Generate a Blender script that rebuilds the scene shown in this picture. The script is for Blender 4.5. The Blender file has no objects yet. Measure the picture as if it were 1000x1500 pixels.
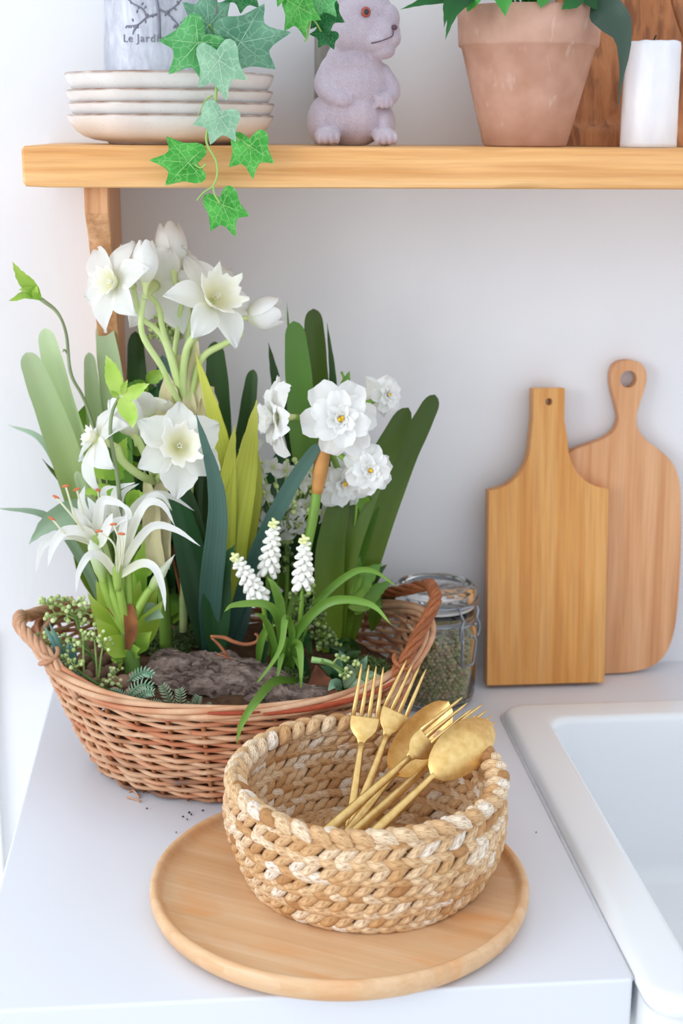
import bpy, bmesh, math, random
from mathutils import Vector, Matrix, Quaternion, noise as mnoise
from math import sin, cos, pi, radians, sqrt, atan2
random.seed(7)
rnd = random.random
def uni(a, b): return a + (b - a) * random.random()
SC = bpy.context.scene
COL = SC.collection
# ------------------------------------------------------------------ camera
CAM_LOC = Vector((0, -1.45, 0.57)); FPX = 50 / 36 * 1500
_y, _p, _r = radians(5.5), radians(15), radians(0.4)
F_ = Vector((sin(_y) * cos(_p), cos(_y) * cos(_p), -sin(_p)))
_R = Vector((cos(_y), -sin(_y), 0)); _U = _R.cross(F_)
R_ = _R * cos(_r) + _U * sin(_r); U_ = -_R * sin(_r) + _U * cos(_r)
cam = bpy.data.cameras.new('camera'); cam.sensor_fit = 'VERTICAL'; cam.sensor_height = 36; cam.lens = 50
cam.clip_start = 0.05
cam.dof.use_dof = True; cam.dof.focus_distance = 1.14; cam.dof.aperture_fstop = 7
co = bpy.data.objects.new('camera', cam); COL.objects.link(co)
co.matrix_world = Matrix(((R_.x, U_.x, -F_.x, CAM_LOC.x), (R_.y, U_.y, -F_.y, CAM_LOC.y), (R_.z, U_.z, -F_.z, CAM_LOC.z), (0, 0, 0, 1)))
SC.camera = co
# ------------------------------------------------------------------ light
SC.view_settings.view_transform = 'Standard'; SC.view_settings.look = 'None'
SC.view_settings.gamma = 1; SC.view_settings.use_curve_mapping = False
SC.view_settings.exposure = 0.60
w = bpy.data.worlds.new('soft_room_daylight'); SC.world = w; w.use_nodes = True
w.node_tree.nodes['Background'].inputs[0].default_value = (0.86, 0.925, 1.0, 1)
w.node_tree.nodes['Background'].inputs[1].default_value = 0.84
def area(name, loc, target, sx, sy, power, color):
    l = bpy.data.lights.new(name, 'AREA'); l.shape = 'RECTANGLE'; l.size = sx; l.size_y = sy
    l.energy = power; l.color = color
    o = bpy.data.objects.new(name, l); COL.objects.link(o); o.location = loc
    o.rotation_euler = (Vector(target) - Vector(loc)).to_track_quat('-Z', 'Y').to_euler()
    return o
area('window_daylight', (-2.12, -1.60, 0.75), (0.1, -0.4, 0.25), 1.5, 1.25, 26, (0.93, 0.97, 1.0))
# ------------------------------------------------------------------ helpers
def at(px, py, x=None, y=None, z=None):
    d = F_ + R_ * ((px - 500) / FPX) - U_ * ((py - 750) / FPX)
    if x is not None: t = (x - CAM_LOC.x) / d.x
    elif y is not None: t = (y - CAM_LOC.y) / d.y
    else: t = (z - CAM_LOC.z) / d.z
    return CAM_LOC + d * t
def Y(px, py, y): return at(px, py, y=y)
def Z(px, py, z): return at(px, py, z=z)
def mpp(P): return (Vector(P) - CAM_LOC).dot(F_) / FPX       # metres per photo pixel there
def tocam(P): return (CAM_LOC - Vector(P)).normalized()
def lin(c):
    o = []
    for v in c[:3]:
        v = v / 255
        o.append(v / 12.92 if v <= 0.04045 else ((v + 0.055) / 1.055) ** 2.4)
    return (o[0], o[1], o[2], 1)
def catmull(pts, n):
    """smooth resample of control points to n points"""
    P = [Vector(p) for p in pts]
    if len(P) == 2: return [P[0].lerp(P[1], i / (n - 1)) for i in range(n)]
    out = []
    m = len(P) - 1
    for i in range(n):
        t = i / (n - 1) * m; k = min(int(t), m - 1); u = t - k
        p1, p2 = P[k], P[k + 1]
        p0 = P[k - 1] if k > 0 else p1 * 2 - p2
        p3 = P[k + 2] if k + 2 <= m else p2 * 2 - p1
        out.append(0.5 * ((2 * p1) + (p2 - p0) * u + (2 * p0 - 5 * p1 + 4 * p2 - p3) * u * u + (3 * p1 - p0 - 3 * p2 + p3) * u ** 3))
    return out
def lerpl(vals, t):
    m = len(vals) - 1; x = t * m; k = min(int(x), m - 1); u = x - k
    return vals[k] * (1 - u) + vals[k + 1] * u
def smoothl(vals, t):
    m = len(vals) - 1; x = t * m; k = min(int(x), m - 1); u = x - k; u = u * u * (3 - 2 * u)
    return vals[k] * (1 - u) + vals[k + 1] * u
def frames(P):
    T = []
    for i in range(len(P)):
        a = P[max(i - 1, 0)]; b = P[min(i + 1, len(P) - 1)]
        d = b - a
        T.append(d.normalized() if d.length > 1e-9 else Vector((0, 0, 1)))
    up = Vector((0, 0, 1)) if abs(T[0].z) < 0.9 else Vector((1, 0, 0))
    N = (up - T[0] * up.dot(T[0])).normalized(); out = []
    for t in T:
        N = (N - t * N.dot(t)).normalized()
        out.append((t, N, t.cross(N)))
    return out
class MB:
    """mesh collector"""
    def __init__(s): s.v = []; s.f = []; s.uv = []; s.r = []; s.m = []
    def vert(s, p, uv=(0, 0), r=0.5):
        s.v.append(Vector(p)); s.uv.append(uv); s.r.append(r); return len(s.v) - 1
    def face(s, idx, m=0): s.f.append(tuple(idx)); s.m.append(m)
    def tube(s, pts, rad, n=7, cap=True, r=None, m=0, vscale=None, flat=1.0):
        P = [Vector(p) for p in pts]; r = rnd() if r is None else r
        fr = frames(P); b = len(s.v); L = 0
        for i, (p, (t, N, B)) in enumerate(zip(P, fr)):
            if i: L += (p - P[i - 1]).length
            ra = rad if not isinstance(rad, (list, tuple)) else lerpl(rad, i / max(1, len(P) - 1))
            for k in range(n):
                a = 2 * pi * k / n
                s.vert(p + (N * cos(a) + B * sin(a) * flat) * ra, (k / n, L), r)
        for i in range(len(P) - 1):
            for k in range(n):
                k2 = (k + 1) % n
                s.face((b + i * n + k, b + i * n + k2, b + (i + 1) * n + k2, b + (i + 1) * n + k), m)
        if cap:
            s.face([b + k for k in range(n)][::-1], m); e = b + (len(P) - 1) * n
            s.face([e + k for k in range(n)], m)
        return s
    def grid(s, rows, uvs=None, r=None, m=0, closed=False):
        """rows: list of equally long point lists"""
        b = len(s.v); r = rnd() if r is None else r; nr = len(rows); nc = len(rows[0])
        for i, row in enumerate(rows):
            for j, p in enumerate(row):
                s.vert(p, uvs[i][j] if uvs else (j / max(1, nc - 1), i / max(1, nr - 1)), r)
        for i in range(nr - 1):
            for j in range(nc - (0 if closed else 1)):
                j2 = (j + 1) % nc
                s.face((b + i * nc + j, b + i * nc + j2, b + (i + 1) * nc + j2, b + (i + 1) * nc + j), m)
        return s
    def lathe(s, prof, n=48, c=(0, 0, 0), m=0, r=0.5, cap0=False, cap1=False):
        c = Vector(c); b = len(s.v); L = 0
        for i, (ra, z) in enumerate(prof):
            if i: L += math.hypot(ra - prof[i - 1][0], z - prof[i - 1][1])
            for k in range(n):
                a = 2 * pi * k / n
                s.vert(c + Vector((ra * cos(a), ra * sin(a), z)), (k / n, L), r)
        for i in range(len(prof) - 1):
            for k in range(n):
                k2 = (k + 1) % n
                s.face((b + i * n + k, b + i * n + k2, b + (i + 1) * n + k2, b + (i + 1) * n + k), m)
        if cap0: s.face([b + k for k in range(n)][::-1], m)
        if cap1: s.face([b + (len(prof) - 1) * n + k for k in range(n)], m)
        return s
    def ball(s, c, rad, nu=10, nv=6, rot=None, r=None, m=0, p=1.0):
        c = Vector(c); rad = Vector(rad) if not isinstance(rad, (int, float)) else Vector((rad,) * 3)
        r = rnd() if r is None else r; rot = rot or Matrix.Identity(3)
        b = len(s.v)
        s.vert(c + rot @ Vector((0, 0, -rad.z)), (0, 0), r)
        for i in range(1, nv):
            ph = -pi / 2 + pi * i / nv
            cr = cos(ph) ** p
            for k in range(nu):
                a = 2 * pi * k / nu
                s.vert(c + rot @ Vector((rad.x * cr * cos(a), rad.y * cr * sin(a), rad.z * sin(ph))), (k / nu, i / nv), r)
        s.vert(c + rot @ Vector((0, 0, rad.z)), (0, 1), r); t = len(s.v) - 1
        for k in range(nu):
            k2 = (k + 1) % nu
            s.face((b, b + 1 + k2, b + 1 + k), m)
            for i in range(nv - 2):
                q = b + 1 + i * nu
                s.face((q + k, q + k2, q + nu + k2, q + nu + k), m)
            q = b + 1 + (nv - 2) * nu
            s.face((q + k, q + k2, t), m)
        return s
    def box(s, lo, hi, m=0, r=0.5, bev=0.0):
        x0, y0, z0 = lo; x1, y1, z1 = hi
        q = [s.vert(p, (0, 0), r) for p in ((x0, y0, z0), (x1, y0, z0), (x1, y1, z0), (x0, y1, z0), (x0, y0, z1), (x1, y0, z1), (x1, y1, z1), (x0, y1, z1))]
        for f in ((3, 2, 1, 0), (4, 5, 6, 7), (0, 1, 5, 4), (1, 2, 6, 5), (2, 3, 7, 6), (3, 0, 4, 7)): s.face([q[i] for i in f], m)
        return s
    def prism(s, outline, h, hole=None, m=0):
        """closed 2D outline extruded 0..h in local z, as simple n-gons"""
        n = len(outline); b = len(s.v)
        for z in (0, h):
            for x, y in outline: s.vert((x, y, z))
        s.face([b + i for i in range(n)][::-1], m); s.face([b + n + i for i in range(n)], m)
        for i in range(n):
            j = (i + 1) % n
            s.face((b + i, b + j, b + n + j, b + n + i), m)
        return s
    def xf(s, M):
        s.v = [M @ p for p in s.v]; return s
ORG = {}
def build(name, mb, mat, parent=None, smooth=True, base=None, bevel=0, sub=0, auto=None):
    """one mesh object; geometry in world coordinates, origin at the thing's base"""
    me = bpy.data.meshes.new(name)
    o = bpy.data.objects.new(name, me)
    if parent is not None: org = ORG[parent.name]
    elif base is not None: org = Vector(base)
    else:
        xs = [p.x for p in mb.v]; ys = [p.y for p in mb.v]; zs = [p.z for p in mb.v]
        org = Vector(((min(xs) + max(xs)) / 2, (min(ys) + max(ys)) / 2, min(zs)))
    me.from_pydata([p - org for p in mb.v], [], mb.f)
    mats = mat if isinstance(mat, (list, tuple)) else [mat]
    for x in mats: me.materials.append(x)
    if len(mats) > 1: me.polygons.foreach_set('material_index', mb.m)
    uvl = me.uv_layers.new(name='UVMap')
    idx = [0] * len(me.loops); me.loops.foreach_get('vertex_index', idx)
    flat = []
    for i in idx: flat.extend(mb.uv[i])
    uvl.data.foreach_set('uv', flat)
    a = me.attributes.new('rnd', 'FLOAT', 'POINT'); a.data.foreach_set('value', mb.r)
    if smooth: me.polygons.foreach_set('use_smooth', [True] * len(me.polygons))
    me.update()
    COL.objects.link(o)
    if parent is not None: o.parent = parent
    else: o.location = org
    ORG[o.name] = org
    if bevel:
        bm_ = o.modifiers.new('bevel', 'BEVEL'); bm_.width = bevel; bm_.segments = 3; bm_.limit_method = 'ANGLE'; bm_.angle_limit = radians(40)
        bm_.harden_normals = False
    if sub:
        sm = o.modifiers.new('sub', 'SUBSURF'); sm.levels = sub; sm.render_levels = sub
    if auto:
        me.set_sharp_from_angle(angle=radians(auto))
    return o
def inst(name, src, parent=None, M=None):
    """object sharing mesh data; M is its local matrix relative to the parent's origin"""
    o = bpy.data.objects.new(name, src if isinstance(src, bpy.types.Mesh) else src.data); COL.objects.link(o)
    o.parent = parent
    if M is not None: o.matrix_local = M
    return o
def tag(o, label, cat, group=None, kind=None):
    o['label'] = label; o['category'] = cat
    if group: o['group'] = group
    if kind: o['kind'] = kind
    return o
def thing(name, label, cat, loc, group=None):
    o = bpy.data.objects.new(name, None); COL.objects.link(o); o.location = loc; o.empty_display_size = 0.02
    ORG[o.name] = Vector(loc); return tag(o, label, cat, group)
def struct(o): o['kind'] = 'structure'; return o
# ------------------------------------------------------------------ materials
MATS = {}
class NT:
    def __init__(s, name):
        s.mat = bpy.data.materials.new(name); s.mat.use_nodes = True; s.t = s.mat.node_tree; s.n = s.t.nodes
        s.b = s.n['Principled BSDF']; s.out = s.n['Material Output']; MATS[name] = s.mat
    def new(s, typ, **kw):
        q = s.n.new(typ)
        for k, v in kw.items():
            if k.startswith('i_'):
                key = k[2:]; q.inputs[int(key) if key.isdigit() else key.replace('_', ' ')].default_value = v
            else: setattr(q, k, v)
        return q
    def link(s, a, b): s.t.links.new(a, b)
    def coord(s, kind='Object', scale=(1, 1, 1), rot=(0, 0, 0)):
        c = s.new('ShaderNodeTexCoord'); m = s.new('ShaderNodeMapping'); m.inputs['Scale'].default_value = scale; m.inputs['Rotation'].default_value = rot
        s.link(c.outputs[kind], m.inputs[0]); return m.outputs[0]
    def noise(s, vec, scale, detail=4, dist=0.0, rough=0.5):
        q = s.new('ShaderNodeTexNoise'); q.inputs['Scale'].default_value = scale; q.inputs['Detail'].default_value = detail
        q.inputs['Distortion'].default_value = dist; q.inputs['Roughness'].default_value = rough
        if vec is not None: s.link(vec, q.inputs['Vector'])
        return q.outputs['Fac']
    def ramp(s, fac, stops, interp='LINEAR'):
        q = s.new('ShaderNodeValToRGB'); q.color_ramp.interpolation = interp
        e = q.color_ramp.elements
        while len(e) < len(stops): e.new(0.5)
        for k, (p, c) in enumerate(stops): e[k].position = p; e[k].color = c
        s.link(fac, q.inputs[0]); return q.outputs[0]
    def mix(s, fac, a, b, mode='MIX'):
        q = s.new('ShaderNodeMix', data_type='RGBA', blend_type=mode)
        for sock, v in ((0, fac), (6, a), (7, b)):
            if isinstance(v, (int, float, tuple)): q.inputs[sock].default_value = v
            else: s.link(v, q.inputs[sock])
        return q.outputs[2]
    def math(s, op, a, b=0.0, c=None):
        q = s.new('ShaderNodeMath', operation=op)
        for k, v in enumerate((a, b, c)):
            if v is None: continue
            if isinstance(v, (int, float)): q.inputs[k].default_value = v
            else: s.link(v, q.inputs[k])
        return q.outputs[0]
    def bump(s, h, strength=0.3, dist=0.001):
        q = s.new('ShaderNodeBump'); q.inputs['Strength'].default_value = strength; q.inputs['Distance'].default_value = dist
        s.link(h, q.inputs['Height']); s.link(q.outputs[0], s.b.inputs['Normal']); return q
    def base(s, c):
        if isinstance(c, tuple): s.b.inputs['Base Color'].default_value = c
        else: s.link(c, s.b.inputs['Base Color'])
    def set(s, rough=0.5, metal=0, spec=None, trans=None, ior=None, sss=None, sheen=None):
        s.b.inputs['Roughness'].default_value = rough; s.b.inputs['Metallic'].default_value = metal
        if spec is not None: s.b.inputs['Specular IOR Level'].default_value = spec
        if trans is not None: s.b.inputs['Transmission Weight'].default_value = trans
        if ior is not None: s.b.inputs['IOR'].default_value = ior
        if sheen is not None: s.b.inputs['Sheen Weight'].default_value = sheen
        return s
    def translucent(s, col, fac):
        t = s.new('ShaderNodeBsdfTranslucent'); mx = s.new('ShaderNodeMixShader'); mx.inputs[0].default_value = fac
        if isinstance(col, tuple): t.inputs[0].default_value = col
        else: s.link(col, t.inputs[0])
        s.link(s.b.outputs[0], mx.inputs[1]); s.link(t.outputs[0], mx.inputs[2]); s.link(mx.outputs[0], s.out.inputs[0])
    def attr(s, name):
        q = s.new('ShaderNodeAttribute'); q.attribute_name = name; return q.outputs['Fac']
    def objrnd(s): return s.new('ShaderNodeObjectInfo').outputs['Random']
def plain(name, c, rough=0.5, metal=0, nscale=0, amt=0.08, bump=0, **kw):
    m = NT(name); m.set(rough, metal, **kw)
    if nscale:
        f = m.noise(m.coord(), nscale, 5)
        d = tuple(x * (1 - amt * 2) for x in c[:3]) + (1,)
        m.base(m.ramp(f, [(0.3, d), (0.7, c)]))
        if bump: m.bump(f, bump, 0.002)
    else: m.base(c)
    return m.mat
def wood(name, dark, mid, light, axis='X', scale=1.0, rough=0.45, stave=None):
    m = NT(name); m.set(rough, spec=0.35)
    st = {'X': (0.035, 1, 1), 'Y': (1, 0.035, 1), 'Z': (1, 1, 0.035)}[axis]
    v = m.coord('Object', tuple(x * scale for x in st))
    if stave:
        tc = m.new('ShaderNodeTexCoord'); sp = m.new('ShaderNodeSeparateXYZ'); m.link(tc.outputs['Object'], sp.inputs[0])
        fl = m.math('FLOOR', m.math('DIVIDE', m.math('ADD', sp.outputs[1], 0.5 + stave * 0.13), stave))
        wn = m.new('ShaderNodeTexWhiteNoise', noise_dimensions='1D'); m.link(fl, wn.inputs['W'])
        ad = m.new('ShaderNodeVectorMath', operation='ADD'); m.link(v, ad.inputs[0])
        cm = m.new('ShaderNodeCombineXYZ'); m.link(m.math('MULTIPLY', wn.outputs[0], 7.0), cm.inputs[2]); m.link(cm.outputs[0], ad.inputs[1]); v = ad.outputs[0]
    f = m.noise(v, 26, 2, 0.35, 0.5)
    g = m.noise(v, 420, 4, 0.2, 0.6)
    w_ = m.noise(v, 110, 3, 0.5, 0.55)
    c = m.ramp(m.math('ADD', m.math('MULTIPLY', f, 0.42), m.math('MULTIPLY', w_, 0.58)), [(0.34, dark), (0.5, mid), (0.64, light)])
    c = m.mix(0.36, c, m.ramp(g, [(0.35, dark), (0.6, light)]), 'MULTIPLY')
    if stave:
        c = m.mix(0.38, c, m.ramp(wn.outputs[0], [(0, dark), (0.5, mid), (1, light)]), 'MIX')
        bl = m.noise(m.coord('Object', (14, 34, 1)), 1.0, 4, .6)
        c = m.mix(m.ramp(bl, [(0.5, (0, 0, 0, 1)), (0.72, (.55, .55, .55, 1))]), c, lin((222, 150, 84)))
    m.base(c); m.bump(g, 0.12, 0.0006)
    return m.mat
def leafmat(name, lo, hi, tip=None, stripe=0.25, rough=0.36, trans=0.22, nstripe=9, var=0.25):
    m = NT(name); m.set(rough, spec=0.35)
    uv = m.coord('UV'); sp = m.new('ShaderNodeSeparateXYZ'); m.link(uv, sp.inputs[0])
    u, v = sp.outputs[0], sp.outputs[1]
    c = m.ramp(v, [(0.0, lo), (0.55, hi), (1.0, tip or hi)])
    wv = m.math('SINE', m.math('MULTIPLY', u, nstripe * 6.283))
    st = m.noise(m.coord('UV', (nstripe * 3, 1.2, 1)), 3, 3)
    k = m.math('ADD', m.math('MULTIPLY', wv, 0.18), st)
    dk = tuple(x * 0.55 for x in lo[:3]) + (1,)
    c = m.mix(m.math('MULTIPLY', m.math('SUBTRACT', 1.0, k), stripe), c, dk)
    hv = m.new('ShaderNodeHueSaturation'); m.link(c, hv.inputs['Color'])
    m.link(m.math('ADD', m.math('MULTIPLY', m.objrnd(), var), 1 - var / 2), hv.inputs['Value'])
    c = hv.outputs[0]
    m.base(c); m.bump(k, 0.15, 0.0006); m.translucent(c, trans)
    return m.mat
# ================================================================== setting
m = NT('painted_plaster'); m.set(0.75, spec=0.2)
v = m.coord('Object', (1, 1, 1), (0, radians(35), 0))
f1 = m.noise(m.coord('Object', (9, 9, 2.2), (0, radians(38), 0)), 14, 6, 0.4); f2 = m.noise(m.coord(), 5, 3)
m.base(m.ramp(f2, [(0.3, lin((228, 228, 232))), (0.7, lin((236, 236, 239)))])); m.bump(f1, 0.12, 0.002)
M_WALL = m.mat
M_TRIM = plain('white_trim_paint', lin((246, 246, 246)), 0.5)
M_FLOOR = plain('pale_floor', lin((214, 210, 204)), 0.5, nscale=4)
M_COUNTER = plain('white_laminate', lin((222, 225, 233)), 0.32, nscale=3, amt=0.01, spec=0.4)
M_CER = plain('white_ceramic', lin((232, 235, 238)), 0.12, spec=0.5)
M_CAB = plain('white_cabinet_paint', lin((238, 239, 240)), 0.45)
M_CAULK = plain('grey_sealant', lin((206, 206, 210)), 0.6, nscale=60, amt=0.06)
M_CHROME = plain('brushed_steel', lin((190, 192, 196)), 0.3, 1)
o = struct(build('wall_back', MB().box((-2.22, 0, -0.9), (1.7, 0.08, 1.6)), M_WALL, smooth=False))
o['label'] = 'white plastered wall behind the counter'; o['category'] = 'wall'
# left wall with window opening x=-2.22, y -2.5..-0.95, z 0.1..1.4
mb = MB()
for lo, hi in (((-2.30, -3.0, -0.9), (-2.22, 0, 0.10)), ((-2.30, -3.0, 1.4), (-2.22, 0, 1.6)), ((-2.30, -0.94, 0.10), (-2.22, 0, 1.4)), ((-2.30, -3.0, 0.10), (-2.22, -2.50, 1.4))): mb.box(lo, hi)
o = struct(build('wall_left', mb, M_WALL, smooth=False)); o['label'] = 'white side wall with the window'; o['category'] = 'wall'
o = struct(build('floor', MB().box((-2.3, -3.0, -0.95), (1.7, 0.08, -0.9)), M_FLOOR, smooth=False)); o['label'] = 'pale floor below the counter'; o['category'] = 'floor'
win = struct(thing('window_1', 'large white-framed window beside the counter', 'window', (-2.26, -1.72, 0.1)))
mb = MB()
for lo, hi in (((-2.29, -2.50, 0.10), (-2.25, -2.45, 1.4)), ((-2.29, -0.99, 0.10), (-2.25, -0.94, 1.4)), ((-2.29, -2.45, 0.10), (-2.25, -0.99, 0.15)), ((-2.29, -2.45, 1.35), (-2.25, -0.99, 1.4)), ((-2.285, -1.74, 0.15), (-2.255, -2.30, 1.35))): mb.box(lo, hi)
build('window_frame', mb, M_TRIM, win, smooth=False, bevel=0.004)
o = struct(build('trim_1', MB().box((-0.36, -0.012, -0.9), (-0.233, 0.0, 0.06)), M_TRIM, smooth=False, bevel=0.002))
o['label'] = 'white painted trim board on the wall left of the counter'; o['category'] = 'trim'
# ------------------------------------------------------------------ countertop (L shaped round the sink)
SX0, SX1, SY0, SY1 = 0.290, 1.02, -0.640, -0.122      # sink outline
XL = -0.168
ol = [(XL, -0.600), (SX0 - 0.0015, -0.600)]
ol += [(SX0 + 0.0255 - 0.027 * cos(radians(a)), SY1 - 0.0255 + 0.027 * sin(radians(a))) for a in range(0, 91, 10)]
ol += [(SX1 - 0.0255 + 0.027 * sin(radians(a)), SY1 - 0.0255 + 0.027 * cos(radians(a))) for a in range(0, 91, 10)]
ol += [(SX1 + 0.0015, -0.6), (1.5, -0.6), (1.5, 0), (XL, 0)]
mb = MB().prism(ol, 0.038).xf(Matrix.Translation((0, 0, -0.038)))
ct = build('countertop', mb, M_COUNTER, smooth=False, bevel=0.0022); tag(ct, 'white laminate countertop running round the sink', 'countertop')
# sealant bead along the sink
mb = MB().tube([(SX0 - 0.002, -0.598, -0.001), (SX0 - 0.001, SY1 - 0.0255, -0.001)] + [(SX0 + 0.0255 - 0.0265 * cos(radians(a)), SY1 - 0.0255 + 0.0265 * sin(radians(a)), -0.001) for a in range(10, 91, 10)] + [(SX1 - .03, SY1 + 0.001, -0.001)], 0.0022, 6)
build('sealant_bead', mb, M_CAULK, ct)
def cabinet(x0, x1, label, y1=-0.004):
    t = thing('base_cabinet', label, 'cabinet', ((x0 + x1) / 2, -0.3, -0.9), 'white base cabinets')
    build('body', MB().box((x0 + .001, -0.565, -0.9), (x1 - .001, y1, -0.0385)), M_CAB, t, smooth=False, bevel=0.001)
    d = build('door', MB().box((x0 + .003, -0.585, -0.8), (x1 - .003, -0.566, -0.045)), M_CAB, t, smooth=False, bevel=0.002)
    kn = MB().lathe([(0.0, 0), (0.005, 0), (0.005, 0.012), (0.013, 0.016), (0.013, 0.022), (0.0, 0.026)], 16)
    kn.xf(Matrix.Translation((x1 - 0.05, -0.585, -0.12)) @ Matrix.Rotation(radians(90), 4, 'X'))
    build('knob', kn, M_CHROME, d)
cabinet(XL + 0.006, 0.284, 'white base cabinet under the counter left of the sink')
cabinet(1.03, 1.5, 'white base cabinet under the counter right of the sink')
# ------------------------------------------------------------------ apron sink
def rrect(x0, x1, y0, y1, r, z, n=8):
    pts = []
    for cx, cy, a0 in ((x1 - r, y1 - r, 0), (x0 + r, y1 - r, 90), (x0 + r, y0 + r, 180), (x1 - r, y0 + r, 270)):
        for k in range(n + 1):
            a = radians(a0 + 90 * k / n); pts.append(Vector((cx + r * cos(a), cy + r * sin(a), z)))
    return pts
def ring(d, r, z): return rrect(SX0 + d, SX1 - d, SY0 + d, SY1 - d, max(r - d, 0.008), z)
rows = [ring(0.007, 0.030, -0.235), ring(0.0035, 0.030, -0.228), ring(0.0035, 0.030, -0.02), ring(0.0035, 0.03, -0.012)]
for k in range(8):                       # softly rounded rim
    a = radians(-60 + 150 * k / 7); rows.append(ring(0.007 - 0.007 * cos(a), 0.026, -0.001 + 0.009 * sin(a)))
rows += [ring(0.012, 0.030, 0.0086), ring(0.036, 0.05, 0.0080)]
for k in range(1, 7):
    a = radians(90 - 90 * k / 6); rows.append(ring(0.036 + 0.0075 * cos(a), 0.064, 0.0005 + 0.0075 * sin(a)))
rows += [ring(0.0455, 0.066, -0.03), ring(0.055, 0.07, -0.14)]
for k in range(1, 7):
    a = radians(90 * k / 6); rows.append(ring(0.055 + 0.03 * (1 - cos(a)), 0.085, -0.14 - 0.03 * sin(a)))
mb = MB().grid(rows, closed=True)
nb = len(rows[0]); mb.face([len(mb.v) - nb + i for i in range(nb)]); mb.face([i for i in range(nb)][::-1])
sk = thing('apron_sink', 'white ceramic apron sink with rolled rim set into the counter', 'sink', ((SX0 + SX1) / 2, -0.4, -0.235))
build('basin', mb, M_CER, sk)
dr = MB().lathe([(0.0, 0.0), (0.036, 0.0), (0.042, 0.003), (0.044, 0.0)], 32, ((SX0 + SX1) / 2, -0.36, -0.1699))
build('drain', dr, M_CHROME, sk)
t = thing('sink_cabinet', 'white cabinet below the apron sink', 'cabinet', (0.655, -0.3, -0.9))
build('body', MB().box((0.285, -0.565, -0.9), (1.028, -0.004, -0.236)), M_CAB, t, smooth=False)
# ------------------------------------------------------------------ shelf with bracket
M_SHELF = wood('pale_pine', lin((214, 160, 100)), lin((236, 190, 132)), lin((246, 209, 156)), 'X', 1.0, 0.5)
M_BRK = wood('bracket_pine', lin((190, 140, 100)), lin((220, 172, 128)), lin((234, 192, 150)), 'Z', 1.3, 0.5)
ZS = 0.5570; ZB = ZS - 0.0345; YS = -0.215
t = thing('wall_shelf', 'pale pine wall shelf with a shaped wooden bracket', 'shelf', (0.4, 0, ZB))
# front edge slightly wavy (hand-planed scallops)
xs = [-0.1475 + (0.003 if i == 1 else 0) + i * (1.42) / 90 for i in range(91)]
rows = []
def scal(x, s): return 0.0022 * max(0, sin((x + s) * 23) - 0.82) / 0.18
for x in xs:
    a = scal(x, 0.1); b = scal(x, 0.34); q = 0.004
    e = 0.0 if x > xs[0] + 1e-6 else 0.0008
    rows.append([Vector((x, -0.0005, ZB + e)), Vector((x, YS + q + b, ZB + e)), Vector((x, YS + 0.0012, ZB + .0012 + b + e)), Vector((x, YS + e * .6, ZB + q + b)),
                 Vector((x, YS + e * .6, ZS - q - a)), Vector((x, YS + 0.0012, ZS - .0012 - a - e)), Vector((x, YS + q + a, ZS - e)), Vector((x, -0.0005, ZS - e))])
x0 = xs[0]
rows.insert(0, [Vector((x0 - 0.0022, p.y * 0.990, ZB + 0.003 + (p.z - ZB) * 0.83)) for p in rows[0]])
mb = MB().grid(rows, closed=True); mb.face(range(8)); k = len(mb.v) - 8; mb.face([k + i for i in range(8)][::-1])
build('board', mb, M_SHELF, t, auto=35)
def bracket(xa, xb):
    prof = [(-0.193, ZB), (-0.193, ZB - 0.022), (-0.188, ZB - 0.028), (-0.165, ZB - 0.046), (-0.14, ZB - 0.075), (-0.118, ZB - 0.115), (-0.094, ZB - 0.150), (-0.066, ZB - 0.18), (-0.040, ZB - 0.21), (-0.022, ZB - 0.235), (-0.018, ZB - 0.25), (-0.018, ZB - 0.262), (-0.0005, ZB - 0.262), (-0.0005, ZB)]
    mb = MB(); n = len(prof)
    for x in (xa, xb):
        for y, z in prof: mb.vert((x, y, z))
    for i in range(n):
        j = (i + 1) % n; mb.face((i, j, n + j, n + i))
    mb.face(list(range(n))[::-1]); mb.face([n + i for i in range(n)])
    return build('bracket', mb, M_BRK, t, smooth=False, bevel=0.0012)
bracket(-0.1015, -0.0815)
bracket(0.93, 0.95)
# ================================================================== on the shelf
YM = -0.112
# ------------------------------------------------------------------ stoneware plates
m = NT('speckled_stoneware'); m.set(0.32, spec=0.45)
uv = m.coord('Object')
vo = m.new('ShaderNodeTexVoronoi', feature='F1'); m.link(uv, vo.inputs['Vector']); vo.inputs['Scale'].default_value = 240
c = m.ramp(m.noise(uv, 22, 4), [(0.35, lin((216, 211, 207))), (0.65, lin((232, 228, 225)))])
c = m.mix(m.ramp(vo.outputs['Distance'], [(0.10, (0.5, 0.5, 0.5, 1)), (0.16, (0, 0, 0, 1))]), c, lin((196, 172, 150)))
a = m.attr('rnd'); sp = m.new('ShaderNodeMath', operation='MULTIPLY'); m.link(a, sp.inputs[0]); m.link(m.ramp(m.noise(m.coord('Object', (1, 1, 6)), 36, 4), [(0.30, (0.4, 0.4, 0.4, 1)), (0.6, (1, 1, 1, 1))]), sp.inputs[1])
m.base(m.mix(sp.outputs[0], c, lin((134, 92, 66)))); M_PLATE = m.mat
PC = Y(251, 205, YM); RP = 0.0925
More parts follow.
